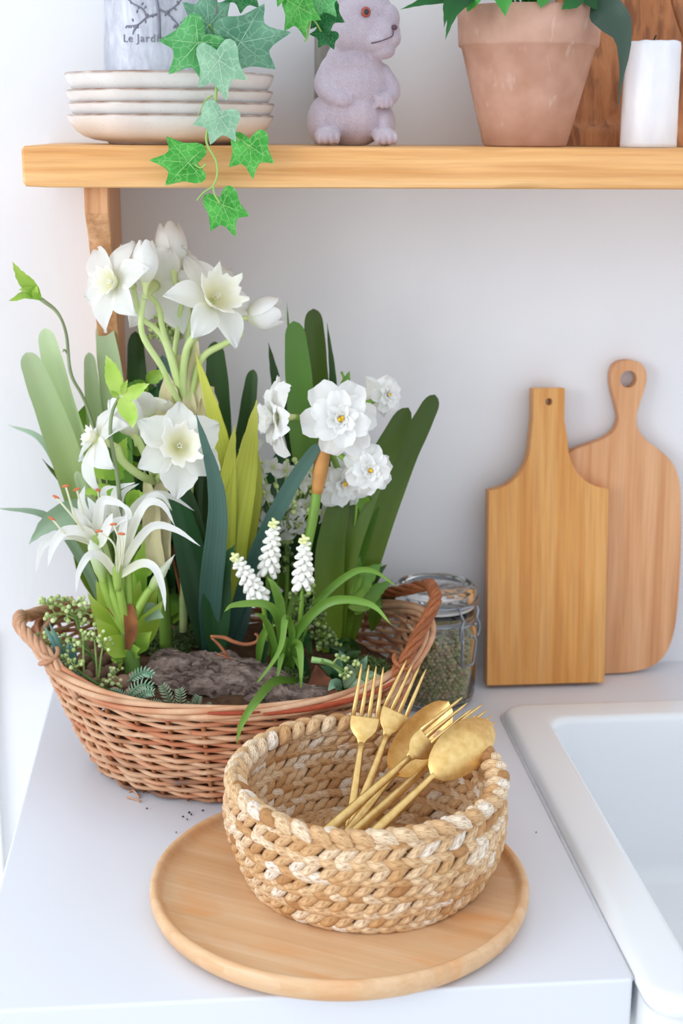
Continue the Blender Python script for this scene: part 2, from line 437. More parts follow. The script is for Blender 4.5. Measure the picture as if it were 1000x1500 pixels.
def plate(z0, h, label, r=RP, foot=True, dx=0):
    mb = MB(); w = 0.006
    e = h - 0.0255
    prof = [(0.0, 0.002), (r * .52, 0.002), (r * .53, 0.0), (r * .60, 0.0), (r * .62, 0.002), (r * .74, 0.0035), (r * .84, 0.0065), (r * .905, 0.0108), (r * .95, 0.0155 + e * .4), (r * .98, 0.0195 + e * .7), (r * .996, h * .9), (r, h * .955), (r * .992, h), (r * .972, h * .995), (r * .955, h * .95), (r * .905, 0.0165 + e * .4), (r * .78, 0.0105), (r * .4, 0.0100), (0.0, 0.0100)]
    brown = [0, 0, .4, .5, .25, .1, .0, .0, 0, 0, .1, .9, 1, .9, .3, 0, 0, 0, 0]
    n = 96
    for i, (ra, z) in enumerate(prof):
        for k in range(n):
            a = 2 * pi * k / n; mb.vert((PC.x + dx + ra * cos(a), YM + ra * sin(a), z0 + z), (k / n, i / 16), brown[i])
    for i in range(len(prof) - 1):
        for k in range(n): mb.face((i * n + k, i * n + (k + 1) % n, (i + 1) * n + (k + 1) % n, (i + 1) * n + k))
    return tag(build('stoneware_plate', mb, M_PLATE, base=(PC.x + dx, YM, z0)), label, 'plate', 'stacked stoneware plates')
zz = ZS + 0.0004
plate(zz, 0.0255, 'cream speckled stoneware plate at the bottom of the shelf stack')
plate(zz + 0.0105, 0.0252, 'cream speckled stoneware plate second from the bottom of the stack', RP * 0.997, dx=.001)
plate(zz + 0.0210, 0.0252, 'cream speckled stoneware plate second from the top of the stack', RP * 1.0, dx=-.0005)
plate(zz + 0.0320, 0.0285, 'topmost cream stoneware plate, under the grey planter', RP * 1.004)
ZC = zz + 0.0320 + 0.0104
# ------------------------------------------------------------------ zinc planter with embossed tree
m = NT('whitewashed_zinc'); m.set(0.55, 0.15)
q = m.noise(m.coord('Object', (1, 1, 0.35)), 90, 6, 0.5, 0.65)
m.base(m.ramp(q, [(0.3, lin((160, 162, 174))), (0.62, lin((204, 206, 216)))])); m.bump(q, 0.5, 0.0008); M_ZINC = m.mat
M_EMB = plain('embossed_grey', lin((130, 130, 144)), 0.6, nscale=120, amt=0.12)
CC = Vector((Y(226, 100, YM).x, YM, ZC)); CH = 0.125; R0, R1 = 0.0455, 0.0405
def canr(z): return R0 + (R1 - R0) * (z - ZC) / CH
pl = thing('zinc_planter', 'whitewashed grey planter with embossed tree standing on the plates', 'planter', CC)
build('body', MB().lathe([(0.0, 0.0), (R0, 0.0), (R0 + .0008, .002), (R0, .004), (R1, CH - 0.004), (R1 + 0.0015, CH), (R1 - 0.001, CH), (R1 - .002, CH - .004), (R1 - .0015, CH - 0.03), (0, CH - 0.03)], 64, CC), M_ZINC, pl)
def oncan(u, z, off=0.0006):               # u: metres along the front, from centre line towards the right
    r = canr(z); a = u / r - pi / 2 + radians(3)
    return Vector((CC.x + (r + off) * cos(a), CC.y + (r + off) * sin(a), z))
# text
cu = bpy.data.curves.new('lettering', 'FONT'); cu.body = 'Le Jardin a'; cu.size = 0.0092; cu.extrude = 0.0003; cu.space_character = 1.12
to = bpy.data.objects.new('tmp', cu); COL.objects.link(to); bpy.context.view_layer.update()
me = bpy.data.meshes.new_from_object(to.evaluated_get(bpy.context.evaluated_depsgraph_get())); bpy.data.objects.remove(to)
mb = MB(); ZT = Y(200, 61, YM - .045).z; base_u = -0.0285
for p in me.vertices: mb.vert(oncan(base_u + p.co.x, ZT + p.co.y, 0.0004 + p.co.z))
for p in me.polygons: mb.face(p.vertices)
build('lettering', mb, M_EMB, pl, smooth=False)
# tree relief: trunk behind the leaves, branches spreading left and right
mb = MB()
def branch(pts, r0, r1): mb.tube([oncan(u, ZC + z, 0.0002) for u, z in [tuple(q) for q in [(p.x, p.y) for p in catmull([(a, b + .010, 0) for a, b in pts], 12)]]], [r0, r1], 5)
branch([(0.004, .036), (0.004, .055), (0.002, .075), (0.004, .105)], .0016, .0009)
for pts in ([(0.004, .056), (-.006, .053), (-.014, .047), (-.021, .046)], [(-.006, .053), (-.010, .060), (-.018, .064), (-.024, .069)], [(0.004, .060), (.012, .056), (.020, .049), (.026, .043)], [(.010, .057), (.018, .062), (.025, .068)], [(.003, .07), (-.008, .078), (-.018, .09)], [(.003, .07), (.012, .08), (.02, .093)], [(-.014, .047), (-.018, .042), (-.019, .039)], [(.020, .049), (.021, .043)]):
    branch(pts, .001, .0005)
    for k in range(7):
        a, b = pts[min(len(pts) - 1, 1 + k % 3)]; u = a + uni(-.005, .005); z = max(b + .010 + uni(-.004, .005), ZT - ZC + .0125)
        P = oncan(u, ZC + z, .0002); mb.ball(P, (.0009, .0005, .0016), 6, 4, Matrix.Rotation(uni(-1, 1), 3, 'Y'))
build('tree_relief', mb, M_EMB, pl)
# ------------------------------------------------------------------ ivy
def ivymat(name, lo, hi, vein):
    m = NT(name); m.set(0.45, spec=0.3)
    uv = m.coord('UV')
    vo = m.new('ShaderNodeTexVoronoi', feature='DISTANCE_TO_EDGE'); wn = m.new('ShaderNodeTexNoise'); wn.inputs['Scale'].default_value = 6; m.link(uv, wn.inputs['Vector']); va = m.new('ShaderNodeVectorMath', operation='SCALE'); m.link(wn.outputs['Color'], va.inputs[0]); va.inputs['Scale'].default_value = .12; vb = m.new('ShaderNodeVectorMath', operation='ADD'); m.link(uv, vb.inputs[0]); m.link(va.outputs[0], vb.inputs[1]); m.link(vb.outputs[0], vo.inputs['Vector']); vo.inputs['Scale'].default_value = 9
    f = m.ramp(vo.outputs['Distance'], [(0.0, (1, 1, 1, 1)), (0.07, (0, 0, 0, 1))])
    c = m.ramp(m.noise(uv, 3, 3), [(0.3, lo), (0.7, hi)])
    c = m.mix(m.math('MULTIPLY', f, 0.42), c, vein)
    m.base(c); m.translucent(c, 0.2); return m.mat
IV = {'pale': ivymat('ivy_pale', lin((122, 172, 140)), lin((160, 205, 170)), lin((205, 230, 210))),
      'grey': ivymat('ivy_greygreen', lin((74, 128, 100)), lin((118, 168, 136)), lin((165, 205, 178))),
      'mid': ivymat('ivy_mid', lin((60, 145, 70)), lin((104, 182, 112)), lin((170, 220, 165))),
      'bright': ivymat('ivy_bright', lin((44, 138, 40)), lin((88, 184, 78)), lin((165, 222, 140))),
      'dark': ivymat('ivy_dark', lin((20, 86, 40)), lin((40, 118, 62)), lin((110, 170, 110)))}
M_VEIN = {k: plain('ivy_vein_' + k, c, 0.5) for k, c in {'pale': lin((200, 226, 200)), 'grey': lin((165, 204, 176)), 'mid': lin((170, 222, 160)), 'bright': lin((160, 218, 130)), 'dark': lin((96, 160, 96))}.items()}
M_IVYSTEM = plain('ivy_stem', lin((150, 186, 96)), 0.5)
M_IVYBARK = plain('ivy_old_stem', lin((120, 116, 112)), 0.6)
half = [(0, 1), (.07, .90), (.15, .74), (.24, .60), (.34, .52), (.48, .52), (.64, .56), (.82, .58), (.76, .42), (.69, .26), (.65, .12), (.66, -.02), (.69, -.18), (.64, -.36), (.50, -.46), (.34, -.46), (.16, -.36)]
OUT = half + [(0, -.24)] + [(-x, y) for x, y in half[:0:-1]]
def ivy_leaf(parent, J, T, kind, Yd=None, tilt=0.0, roll=0.0, wide=1.0, cup=0.12):
    J = Vector(J); T = Vector(T); L = (T - J).length; ydir = (T - J) / L
    n0 = tocam(J); n0 = (n0 - ydir * n0.dot(ydir)).normalized()
    n0 = Quaternion(ydir, radians(roll)) @ n0
    xdir = ydir.cross(n0)
    mb = MB(); rings = [0.0, 0.35, 0.7, 1.0]; N = len(OUT)
    def pos(x, y):
        r2 = x * x + y * y
        z = cup * (abs(x) * 0.35 - r2 * 0.55) + 0.03 * sin(7 * x + 3 * y)
        return J + xdir * (x * L * wide) + ydir * (y * L) + n0 * (z * L)
    c = mb.vert(pos(0, 0), (0.5, 0.5))
    for q in rings[1:]:
        for x, y in OUT: mb.vert(pos(x * q, y * q), (0.5 + x * q * .5, 0.5 + y * q * .5))
    for k in range(N):
        mb.face((c, 1 + (k + 1) % N, 1 + k))
        for i in range(2):
            a = 1 + i * N
            mb.face((a + k, a + (k + 1) % N, a + N + (k + 1) % N, a + N + k))
    for (x, y) in ((0, .95), (.72, .48), (-.72, .48), (.5, -.36), (-.5, -.36)):
        P = [pos(x * s, y * s) + n0 * 0.0002 for s in (0, .25, .5, .75, 1)]
        mb.tube(P, [.009 * L, .003 * L], 4, m=1)
    return build('leaf', mb, [IV[kind], M_VEIN[kind]], parent)
YI = -0.236
top = CC + Vector((0.0, -0.02, CH - 0.02))
ivy = thing('ivy_plant', 'trailing ivy hanging from the grey planter over the shelf edge', 'plant', top)
def stem(pts, r, mat=M_IVYSTEM, par=None): return build('stem', MB().tube(catmull(pts, max(8, len(pts) * 6)), r, 6), mat, par or ivy)
stem([top, top + Vector((0.02, -0.05, 0.03)), Y(325, -60, -0.20), Y(316, 0, YI), Y(318, 60, YI), Y(320, 95, YI)], .0014, M_IVYBARK)
stem([Y(320, 85, YI + .002), Y(316, 140, YI), Y(312, 165, YI), Y(302, 205, YI), Y(316, 235, YI), Y(318, 255, YI), Y(312, 272, YI), Y(298, 282, YI), Y(288, 294, YI)], [.0013, .0006])
stem([Y(312, 272, YI), Y(314, 284, YI), Y(322, 298, YI)], .0008)
stem([Y(302, 240, YI), Y(294, 246, YI), Y(285, 241, YI)], .0008)
stem([Y(320, 67, YI), Y(334, 62, YI - .003), Y(351, 61, YI - .005)], .0009)
stem([Y(311, 140, YI), Y(300, 148, YI - .003), Y(288, 172, YI - .003)], [.0008, .0003])
stem([Y(320, 55, YI), Y(312, 45, YI - .004), Y(307, 36, YI - .008)], .0009)
stem([Y(318, 60, YI), Y(305, 62, YI - .004), Y(291, 62, YI - .006)], .0009)
for J, T, kd, dy, roll, wd in (((306, 37), (300, -26), 'grey', -.004, 10, 0.74), ((290, 62), (247, 110), 'mid', -.012, -14, .84), ((352, 62), (427, 48), 'grey', -.006, 14, .76), ((320, 88), (331, 148), 'pale', -.014, 5, .76),
                               ((322, 172), (308, 212), 'pale', -.004, -8, 1.0), ((366, 214), (370, 262), 'bright', .002, 6, .86), ((276, 238), (219, 234), 'bright', .000, 8, .76), ((326, 300), (345, 347), 'bright', .002, -5, .76), ((356, -10), (352, 20), 'dark', -.004, 6, 1.1)):
    ivy_leaf(ivy, Y(J[0], J[1], YI + dy), Y(T[0], T[1], YI + dy * .3 - .004), kd, roll=roll, wide=wd)
stem([Y(367, 214, YI + .002), Y(350, 206, YI + .004), Y(322, 172, YI)], .0008)
# second vine by the rabbit
YV = -0.205
stem([top, top + Vector((.05, -.05, .045)), Y(430, -60, YV - .0), Y(452, -15, YV), Y(455, 22, YV), Y(452, 40, YV), Y(450, 55, YV), Y(446, 61, YV)], [.0014, .0007])
stem([Y(455, 26, YV), Y(463, 34, YV), Y(470, 46, YV + .01)], .0007)
for J, T, kd, dy, roll, wd in (((437, 10), (447, 57), 'bright', -.006, 22, .8), ((470, -4), (493, 24), 'mid', -.004, -10, .95), ((476, 18), (482, 52), 'dark', .012, 0, .95), ((478, 50), (466, 70), 'dark', .014, 6, 1.1), ((418, -22), (406, 10), 'bright', 0, 12, .9), ((452, -35), (480, -55), 'mid', 0, 10, 1)):
    ivy_leaf(ivy, Y(J[0], J[1], YV + dy), Y(T[0], T[1], YV + dy - .003), kd, roll=roll, wide=wd)
for k in range(9):                          # crown above the planter
    a = k * 0.7; P = CC + Vector((0.03 * cos(a), 0.03 * sin(a), CH + 0.01)); Q = P + Vector((0.035 * cos(a), 0.035 * sin(a), 0.02 + 0.02 * (k % 3)))
    stem([CC + Vector((0, 0, CH - .03)), P, Q], .0009)
    ivy_leaf(ivy, Q, Q + Vector((0.028 * cos(a), 0.028 * sin(a), 0.006)), ('mid', 'grey', 'bright')[k % 3])
# ------------------------------------------------------------------ flocked rabbit
m = NT('lavender_flock'); m.set(0.95, spec=0.1, sheen=0.35)
q = m.noise(m.coord(), 900, 2); q2 = m.noise(m.coord(), 35, 3)
m.base(m.mix(0.18, m.ramp(q2, [(0.3, lin((172, 158, 170))), (0.7, lin((196, 183, 194)))]), m.ramp(q, [(0.35, lin((140, 122, 134))), (0.65, lin((222, 212, 222)))]))); m.bump(q, 0.5, 0.0006)
M_FLOCK = m.mat
YR = -0.125; rb_base = Vector((Y(515, 211, YR).x, YR, ZS))
kx = mpp(Y(515, 120, YR))
def rp(px, py, d=0): p = Y(px, py, YR); return p + Vector((0, -d * kx, 0))       # d: pixels towards the camera
mb = MB()
def el(px, py, d, rx, ry, rz, ang=0): mb.ball(rp(px, py, d), (rx * kx, ry * kx, rz * kx), 20, 14, Matrix.Rotation(radians(ang), 3, 'Y'))
def limb(pts, r):
    P = catmull([rp(*p) for p in pts], 14)
    for i, p in enumerate(P): mb.ball(p, lerpl(r, i / 13) * kx, 14, 10)
el(515, 170, 2, 53, 46, 46); el(521, 130, 2, 50, 42, 48); el(519, 98, 2, 41, 36, 32); el(500, 92, 0, 24, 28, 28)
el(473, 176, -2, 24, 38, 36, 8); el(559, 180, -2, 20, 38, 32, -8)
el(476, 199, 40, 19, 26, 13); el(559, 200, 40, 18, 26, 13)
limb([(486, 100, 4), (474, 124, 14), (482, 142, 28), (498, 145, 38)], [18, 16, 12, 11])
limb([(558, 108, 4), (571, 128, 14), (570, 141, 26), (561, 147, 36)], [15, 13, 11, 11])
el(529, 42, 4, 44, 40, 46, 0); el(510, 52, 8, 26, 32, 30); el(556, 50, 18, 28, 28, 28); el(567, 58, 26, 17, 17, 15); el(548, 65, 30, 19, 19, 15); el(556, 76, 24, 20, 20, 12); el(566, 30, 20, 17, 20, 22); el(546, 20, 14, 28, 24, 28)
limb([(500, 8, -4), (488, -22, -8), (480, -60, -12), (478, -95, -14)], [13, 15, 16, 8])
limb([(532, 2, -6), (530, -28, -10), (528, -64, -14), (530, -98, -18)], [13, 15, 16, 8])
for cx, cy, cd in ((476, 201, 62), (559, 202, 62)):
    for k in range(4): el(cx - 12 + k * 8, cy + 1.5, cd - abs(k - 1.5) * 3, 4.6, 9, 8.5)
for cx, cy, cd in ((500, 147, 46), (558, 149, 44)):
    for k in range(4): el(cx - 9.5 + k * 6.3, cy + 2 - abs(k - 1.5), cd - abs(k - 1.5) * 2, 3.7, 5, 9.5)
for k in range(len(mb.v)): mb.v[k].z = max(mb.v[k].z, ZS + 0.0003)
rab = thing('rabbit_figurine', 'lavender-grey flocked rabbit figurine sitting upright on the shelf', 'figurine', rb_base)
rbo = build('body', mb, M_FLOCK, rab)
rm = rbo.modifiers.new('remesh', 'REMESH'); rm.mode = 'VOXEL'; rm.voxel_size = 0.00115; rm.use_smooth_shade = True
sm = rbo.modifiers.new('smooth', 'SMOOTH'); sm.factor = 0.5; sm.iterations = 4
M_EYEO = plain('amber_glass_eye', lin((168, 78, 62)), 0.15); M_EYEP = plain('dark_pupil', lin((46, 40, 52)), 0.05); M_LINE = plain('dark_mauve', lin((96, 70, 84)), 0.8)
E1 = rp(531, 21, 42.5)
ed = (tocam(E1) + Vector((0.25, 0, 0.1))).normalized().to_track_quat('Z', 'Y').to_matrix()
eye = build('eye', MB().ball(E1, (7.2 * kx, 7.6 * kx, 4 * kx), 18, 12, ed), M_EYEO, rab)
build('pupil', MB().ball(E1 + ed @ Vector((0, 0, 1.6 * kx)), (4.6 * kx, 5.0 * kx, 3.2 * kx), 16, 10, ed), M_EYEP, eye)
build('nose', MB().ball(rp(572, 43, 42), (4.5 * kx, 3 * kx, 4 * kx), 10, 8), M_LINE, rab)
build('mouth', MB().tube(catmull([rp(570, 46, 44.5), rp(569, 55, 45.5), rp(560, 60, 49.5), rp(548, 64, 51), rp(538, 66, 47)], 14), .9 * kx, 6), M_LINE, rab)
# ------------------------------------------------------------------ weathered post behind the rabbit
M_GREYW = wood('weathered_grey_wood', lin((120, 116, 110)), lin((160, 156, 150)), lin((190, 186, 180)), 'Z', 1.5, 0.8)
xg = Y(461, 90, -0.03).x
tag(build('wooden_post', MB().box((xg, -0.04, ZS + .0004), (xg + 0.026, -0.022, ZS + 0.105)), M_GREYW, smooth=False, bevel=0.0012), 'narrow weathered grey wooden post standing behind the rabbit', 'post')
# ------------------------------------------------------------------ carved wooden board behind the pot
m = NT('carved_brown_wood'); m.set(0.5, spec=0.3)
v = m.coord('Object', (1, 1, 0.2)); q = m.noise(v, 120, 3, 0.6, 0.5); q2 = m.noise(v, 30, 3)
m.base(m.mix(0.6, m.ramp(q, [(0.40, lin((84, 42, 22))), (0.56, lin((200, 132, 84)))]), m.ramp(q2, [(0.3, lin((150, 88, 52))), (0.7, lin((214, 150, 102)))]))); m.bump(q, 0.8, 0.002); M_CARVE = m.mat
xb = Y(812, 200, -0.04).x
cb = thing('carved_board', 'tall brown carved wooden board leaning behind the terracotta pot', 'board', (xb + .11, -0.045, ZS))
rows = []; nx, nz = 60, 44; W_, H_ = 0.215, 0.23
def cy(z): return -0.052 + (z - ZS) * 0.16
for j in range(nz + 1):
    z = ZS + 0.0006 + H_ * j / nz; row = []
    for i in range(nx + 1):
        x = xb + W_ * i / nx; hz = z - ZS
        fl = 0.0016 * abs(sin((x * 1 + 0.35 * mnoise.noise(Vector((x * 30, 0, z * 18)))) * 210)) * (0.4 + 0.6 * abs(mnoise.noise(Vector((x * 60, 3, z * 50)))) * 2)
        st = 0.006 if hz < 0.0165 else 0.004 if hz < 0.020 else 0.0
        row.append(Vector((x, cy(z) - st - fl, z)))
    rows.append(row)
mb = MB().grid(rows)
rows2 = [[Vector((p.x, cy(p.z) + 0.012, p.z)) for p in (r[0], r[-1])] for r in (rows[0], rows[-1])]
b0 = len(mb.v); mb.grid(rows2); nc = nx + 1
mb.face([i for i in range(nc)][::-1] + [b0, b0 + 1]); e = nz * nc; mb.face([e + i for i in range(nc)] + [b0 + 3, b0 + 2])
mb.face([j * nc for j in range(nz + 1)] + [b0 + 2, b0]); mb.face([j * nc + nx for j in range(nz + 1)][::-1] + [b0 + 1, b0 + 3])
build('panel', mb, M_CARVE, cb, auto=60)
rim = [Vector((p.x, p.y - .004, p.z)) for p in catmull([Y(978, -30, -.045), Y(986, 5, -.05), Y(997, 40, -.055), Y(1012, 75, -.06)], 14)]
build('raised_rim', MB().tube(rim, .0035, 8), M_CARVE, cb)
# ------------------------------------------------------------------ candle
m = NT('white_wax'); m.set(0.4, spec=0.35); q = m.noise(m.coord('Object', (1, 1, .3)), 60, 4)
m.base(m.ramp(q, [(0.3, lin((222, 224, 232))), (0.7, lin((240, 241, 246)))])); m.bump(q, 0.35, 0.002); M_WAX = m.mat
YC = -0.125; P0 = Y(949, 213, YC); P1 = Y(957, 62, YC); rc = 41 * mpp(P0)
cd = thing('pillar_candle', 'uneven white pillar candle standing at the shelf end beside the pot', 'candle', (P0.x, YC, ZS))
rows = []
for i in range(24):
    t = i / 23; z = ZS + 0.0004 + (P1.z - ZS) * t; row = []
    for k in range(40):
        a = 2 * pi * k / 40
        n1 = mnoise.noise(Vector((cos(a) * 2, sin(a) * 2, t * 4))); n2 = mnoise.noise(Vector((cos(a) * 6, sin(a) * 6, t * 9)))
        r = rc * (1.0 - 0.045 * t + 0.022 * n1 + .014 * n2) + (0.0007 if t > .96 else 0) - (0.0012 if t > .99 else 0)
        row.append(Vector((P0.x + r * cos(a) + (P1.x - P0.x) * t, YC + r * sin(a), z + (0.0015 * n1 if t > .9 else 0))))
    rows.append(row)
for s, dz in ((.9, .0004), (.75, -.002), (.3, -.003), (.02, -.003)):
    c = sum(rows[23], Vector()) / 40; rows.append([c + (p - c) * s + Vector((0, 0, dz)) for p in rows[23]])
mb = MB().grid(rows, closed=True); mb.face(list(range(40))[::-1])
build('wax', mb, M_WAX, cd)
build('wick', MB().tube([Vector((P1.x, YC, P1.z - .003)), Vector((P1.x + .0005, YC, P1.z + .003)), Vector((P1.x + .002, YC, P1.z + .006))], .0008, 6), plain('black_wick', lin((40, 36, 34)), .9), cd)
# ------------------------------------------------------------------ terracotta pot plant
m = NT('terracotta'); m.set(0.8, spec=0.15); v = m.coord()
q = m.noise(v, 40, 5); q2 = m.noise(m.coord('Object', (1, 1, .35)), 120, 3)
c = m.ramp(q, [(0.3, lin((180, 138, 118))), (0.7, lin((198, 158, 140)))])
c = m.mix(m.ramp(q2, [(0.62, (0, 0, 0, 1)), (0.78, (.32, .32, .32, 1))]), c, lin((232, 212, 204)))
m.base(c); m.bump(q, 0.2, 0.001); M_TERRA = m.mat
YP = -0.112; pc = Vector((Y(768, 213, YP).x, YP, ZS + .0004)); k = mpp(pc); rt = 103.5 * k; rl = 61 * k; hh = 0.121
ptp = thing('potted_plant', 'leafy green plant in a terracotta pot on the shelf', 'plant', pc)
zr = 0.0875
build('pot', MB().lathe([(0, 0.001), (rl - .002, 0), (rl, .0015), (rl + (rt * .925 - rl) * .5, zr * .5), (rt * .925, zr - .0015), (rt * .965, zr), (rt * .972, zr + .002), (rt, hh - .003), (rt - .001, hh), (rt - .004, hh), (rt - .0055, hh - .003), (rt * .9, zr), (rt * .87, hh - .02), (0, hh - .02)], 72, pc), M_TERRA, ptp, auto=50)
M_SOIL = plain('dark_soil', lin((62, 46, 36)), 0.95, nscale=90, amt=.3, bump=.8)
build('soil', MB().lathe([(0, .004), (rt * .5, .003), (rt * .88, 0)], 32, pc + Vector((0, 0, hh - .019))), M_SOIL, ptp)
M_PLD = leafmat('pot_leaf_dark', lin((20, 70, 32)), lin((34, 104, 44)), lin((44, 120, 52)), .2, var=.3)
M_PLB = leafmat('pot_leaf_bright', lin((44, 128, 44)), lin((66, 152, 60)), lin((80, 160, 70)), .2)
M_PLG = leafmat('pot_leaf_grey', lin((52, 74, 62)), lin((66, 88, 76)), lin((70, 92, 80)), .25, var=.1)
def blade(parent, pts, wpx, mat, name='leaf', n=14, nu=6, fold=0.25, roll=0, shape=(0.15, .62, .92, 1, .92, .7, .38, 0.02), facing=None, thick=0.0, curl=0, m=0, wave=0.0):
    """a leaf along a path; wpx = full width in photo pixels at its depth"""
    ts = [1 - (1 - i / (n - 1)) ** 1.5 for i in range(n)]; PP = catmull(pts, n * 8); P = [PP[min(len(PP) - 1, round(t * (len(PP) - 1)))] for t in ts]; fr = []
    for i in range(n):
        a = P[max(0, i - 1)]; b = P[min(n - 1, i + 1)]; fr.append((b - a).normalized())
    mb = MB(); rows = []; back = []; ph = rnd() * 6
    for i, p in enumerate(P):
        t = fr[i]; c = Vector(facing) if facing is not None else tocam(p)
        s = t.cross(c)
        if s.length < 1e-4: s = Vector((1, 0, 0))
        s.normalize()
        rr = roll if not isinstance(roll, (list, tuple)) else lerpl(roll, i / (n - 1))
        s = Quaternion(t, radians(rr)) @ s
        nn = s.cross(t).normalized()
        hw = (shape(ts[i]) if callable(shape) else smoothl(shape, ts[i])) * wpx * mpp(p) / 2
        row = []; rb = []
        for j in range(nu + 1):
            u = -1 + 2 * j / nu
            d = fold * hw * (abs(u) ** 1.4 - 0.35) + curl * hw * u * u + wave * hw * sin(i * 1.3 + ph + u * 2) * u * u
            th = thick * (1 - u * u) * min(1, hw * 600) * .5
            row.append(p + s * (u * hw) + nn * (d + th)); rb.append(p + s * (u * hw) + nn * (d - th))
        rows.append(row); back.append(rb)
    r = rnd()
    mb.grid(rows, r=r)
    if thick: mb.grid([b[::-1] for b in back], r=r)
    return build(name, mb, mat, parent)
ctr = pc + Vector((0, 0, hh - .015))
def pleaf(pts, w, mat, **kw):
    P = [Y(a, b, d) for a, b, d in pts]
    return blade(ptp, P, w, mat, **kw)
OV = (.1, .55, .95, 1, .85, .55, .25, 0.02)
pleaf([(702, -12, -.17), (680, -2, -.185), (664, 18, -.19), (652, 58, -.19)], 26, M_PLD, shape=OV, roll=18)
pleaf([(690, -20, -.15), (655, -6, -.16), (622, 2, -.165), (586, 14, -.165)], 20, M_PLD, shape=OV, roll=25)
pleaf([(742, -45, -.16), (738, -25, -.185), (738, 0, -.19), (740, 24, -.19)], 42, M_PLB, shape=OV)
pleaf([(800, -40, -.15), (797, -18, -.175), (792, 12, -.18)], 60, M_PLB, shape=OV, roll=-8)
pleaf([(838, -30, -.15), (862, -10, -.165), (882, 8, -.17), (898, 32, -.172)], 34, M_PLD, shape=OV, roll=-20)
pleaf([(868, 6, -.165), (892, 22, -.185), (913, 62, -.19), (905, 158, -.185)], 50, M_PLG, shape=(.2, .75, 1, 1, .85, .55, .3, .1, .02), roll=-12)
pleaf([(700, -30, -.15), (676, -18, -.17), (658, 4, -.175), (650, 40, -.178)], 30, M_PLD, shape=OV, roll=30)
pleaf([(720, -40, -.17), (700, -22, -.18), (690, 4, -.18), (684, 18, -.18)], 30, M_PLB, shape=OV, roll=10)
pleaf([(850, -20, -.17), (838, 0, -.18), (822, 14, -.18)], 30, M_PLD, shape=OV)
pleaf([(878, -6, -.165), (890, 8, -.17), (906, 20, -.17)], 22, M_PLD, shape=OV)
for k in range(26):
    a = k * 2.4; r = .03 + .05 * rnd(); h = .04 + .09 * rnd()
    e = ctr + Vector((r * 1.5 * cos(a), r * .9 * sin(a), h)); mid = ctr + Vector((r * .6 * cos(a), r * .4 * sin(a), h * .8))
    tip = e + Vector((.03 * cos(a), .02 * sin(a), -.015))
    build('stem', MB().tube(catmull([ctr, mid, e], 8), .0011, 5), M_PLB, ptp)
    blade(ptp, [mid.lerp(e, .6), e, tip], 44, [M_PLD, M_PLB, M_PLD][k % 3], shape=OV, facing=(0, -.4, 1))
for px in (735, 752, 775, 790): build('stem', MB().tube(catmull([ctr, Y(px, 5, -.13), Y(px + uni(-12, 12), -30, -.13)], 8), .0013, 6), M_PLB, ptp)
# ================================================================== cutting boards
M_CB1 = wood('oiled_golden_wood', lin((190, 122, 54)), lin((224, 164, 90)), lin((236, 188, 120)), 'Z', 0.9, 0.4)
M_CB2 = wood('pale_reddish_wood', lin((198, 142, 96)), lin((222, 172, 126)), lin((234, 190, 148)), 'Z', 0.9, 0.45)
M_HOLE = plain('dark_hole', lin((52, 30, 16)), 0.9)
def board_mesh(outline, hole, th, nseg=28):
    """outline (x,z) with a round hole -> solid via bmesh triangle fill"""
    bm = bmesh.new()
    def loop(pts): 
        vs = [bm.verts.new((x, 0, z)) for x, z in pts]
        return [bm.edges.new((vs[i], vs[(i + 1) % len(vs)])) for i in range(len(vs))]
    es = loop(outline) + loop([(hole[0] + hole[2] * cos(2 * pi * i / nseg), hole[1] + hole[2] * sin(2 * pi * i / nseg)) for i in range(nseg)])
    bmesh.ops.triangle_fill(bm, edges=es, use_beauty=True)
    ret = bmesh.ops.extrude_face_region(bm, geom=bm.faces[:])
    bmesh.ops.translate(bm, verts=[g for g in ret['geom'] if isinstance(g, bmesh.types.BMVert)], vec=(0, -th, 0))
    bmesh.ops.recalc_face_normals(bm, faces=bm.faces[:])
    mb = MB(); bm.verts.index_update()
    for v in bm.verts: mb.vert(v.co.copy())
    for f in bm.faces: mb.face([v.index for v in f.verts])
    bm.free(); return mb
def put_board(name, outline, hole, th, foot_y, foot_x, tilt, mat, label):
    mb = board_mesh(outline, hole, th)
    zoff = th * sin(tilt)
    o = build(name, mb, mat, base=(0, 0, 0), smooth=False, bevel=0.0025)
    o.location = (foot_x, foot_y, 0.0005 + zoff); o.rotation_euler = (-tilt, 0, 0)
    o.data.polygons.foreach_set('use_smooth', [True] * len(o.data.polygons)); o.data.set_sharp_from_angle(angle=radians(50))
    return tag(o, label, 'cutting board')
# front board: local x from its left foot, z up along the board
sh = [(0.0, 0.0), (0.1265, 0.0), (0.1275, 0.206)]
arc = [(0.1275 - 0.044 * sin(radians(a)), 0.246 - 0.040 * cos(radians(a))) for a in range(12, 91, 6)]
arc2 = [(x, z) for x, z in arc]
r_side = [(0.1265, 0.0), (0.1275, 0.2065)] + [(0.0835 + 0.044 * (1 - sin(radians(a))), 0.2075 + 0.048 * (1 - cos(radians(a)))) for a in (5, 15, 25, 35, 45, 55, 65, 75, 85, 90)] + [(0.0795, 0.280), (0.0795, 0.3125)]
l_side = [(0.0465, 0.3125), (0.0465, 0.280), (0.0440, 0.2555)] + [(0.0440 - 0.044 * (1 - sin(radians(a))), 0.2075 + 0.048 * (1 - cos(radians(a)))) for a in (85, 75, 65, 55, 45, 35, 25, 15, 5)] + [(0.0005, 0.2065), (0.0, 0.0)]
ol = r_side + l_side
put_board('cutting_board', ol, (0.0630, 0.2985, 0.0036), 0.018, -0.0505, 0.2885, math.atan2(0.0415, 0.3), M_CB1, 'square-shouldered golden wooden cutting board with small hole, leaning in front')
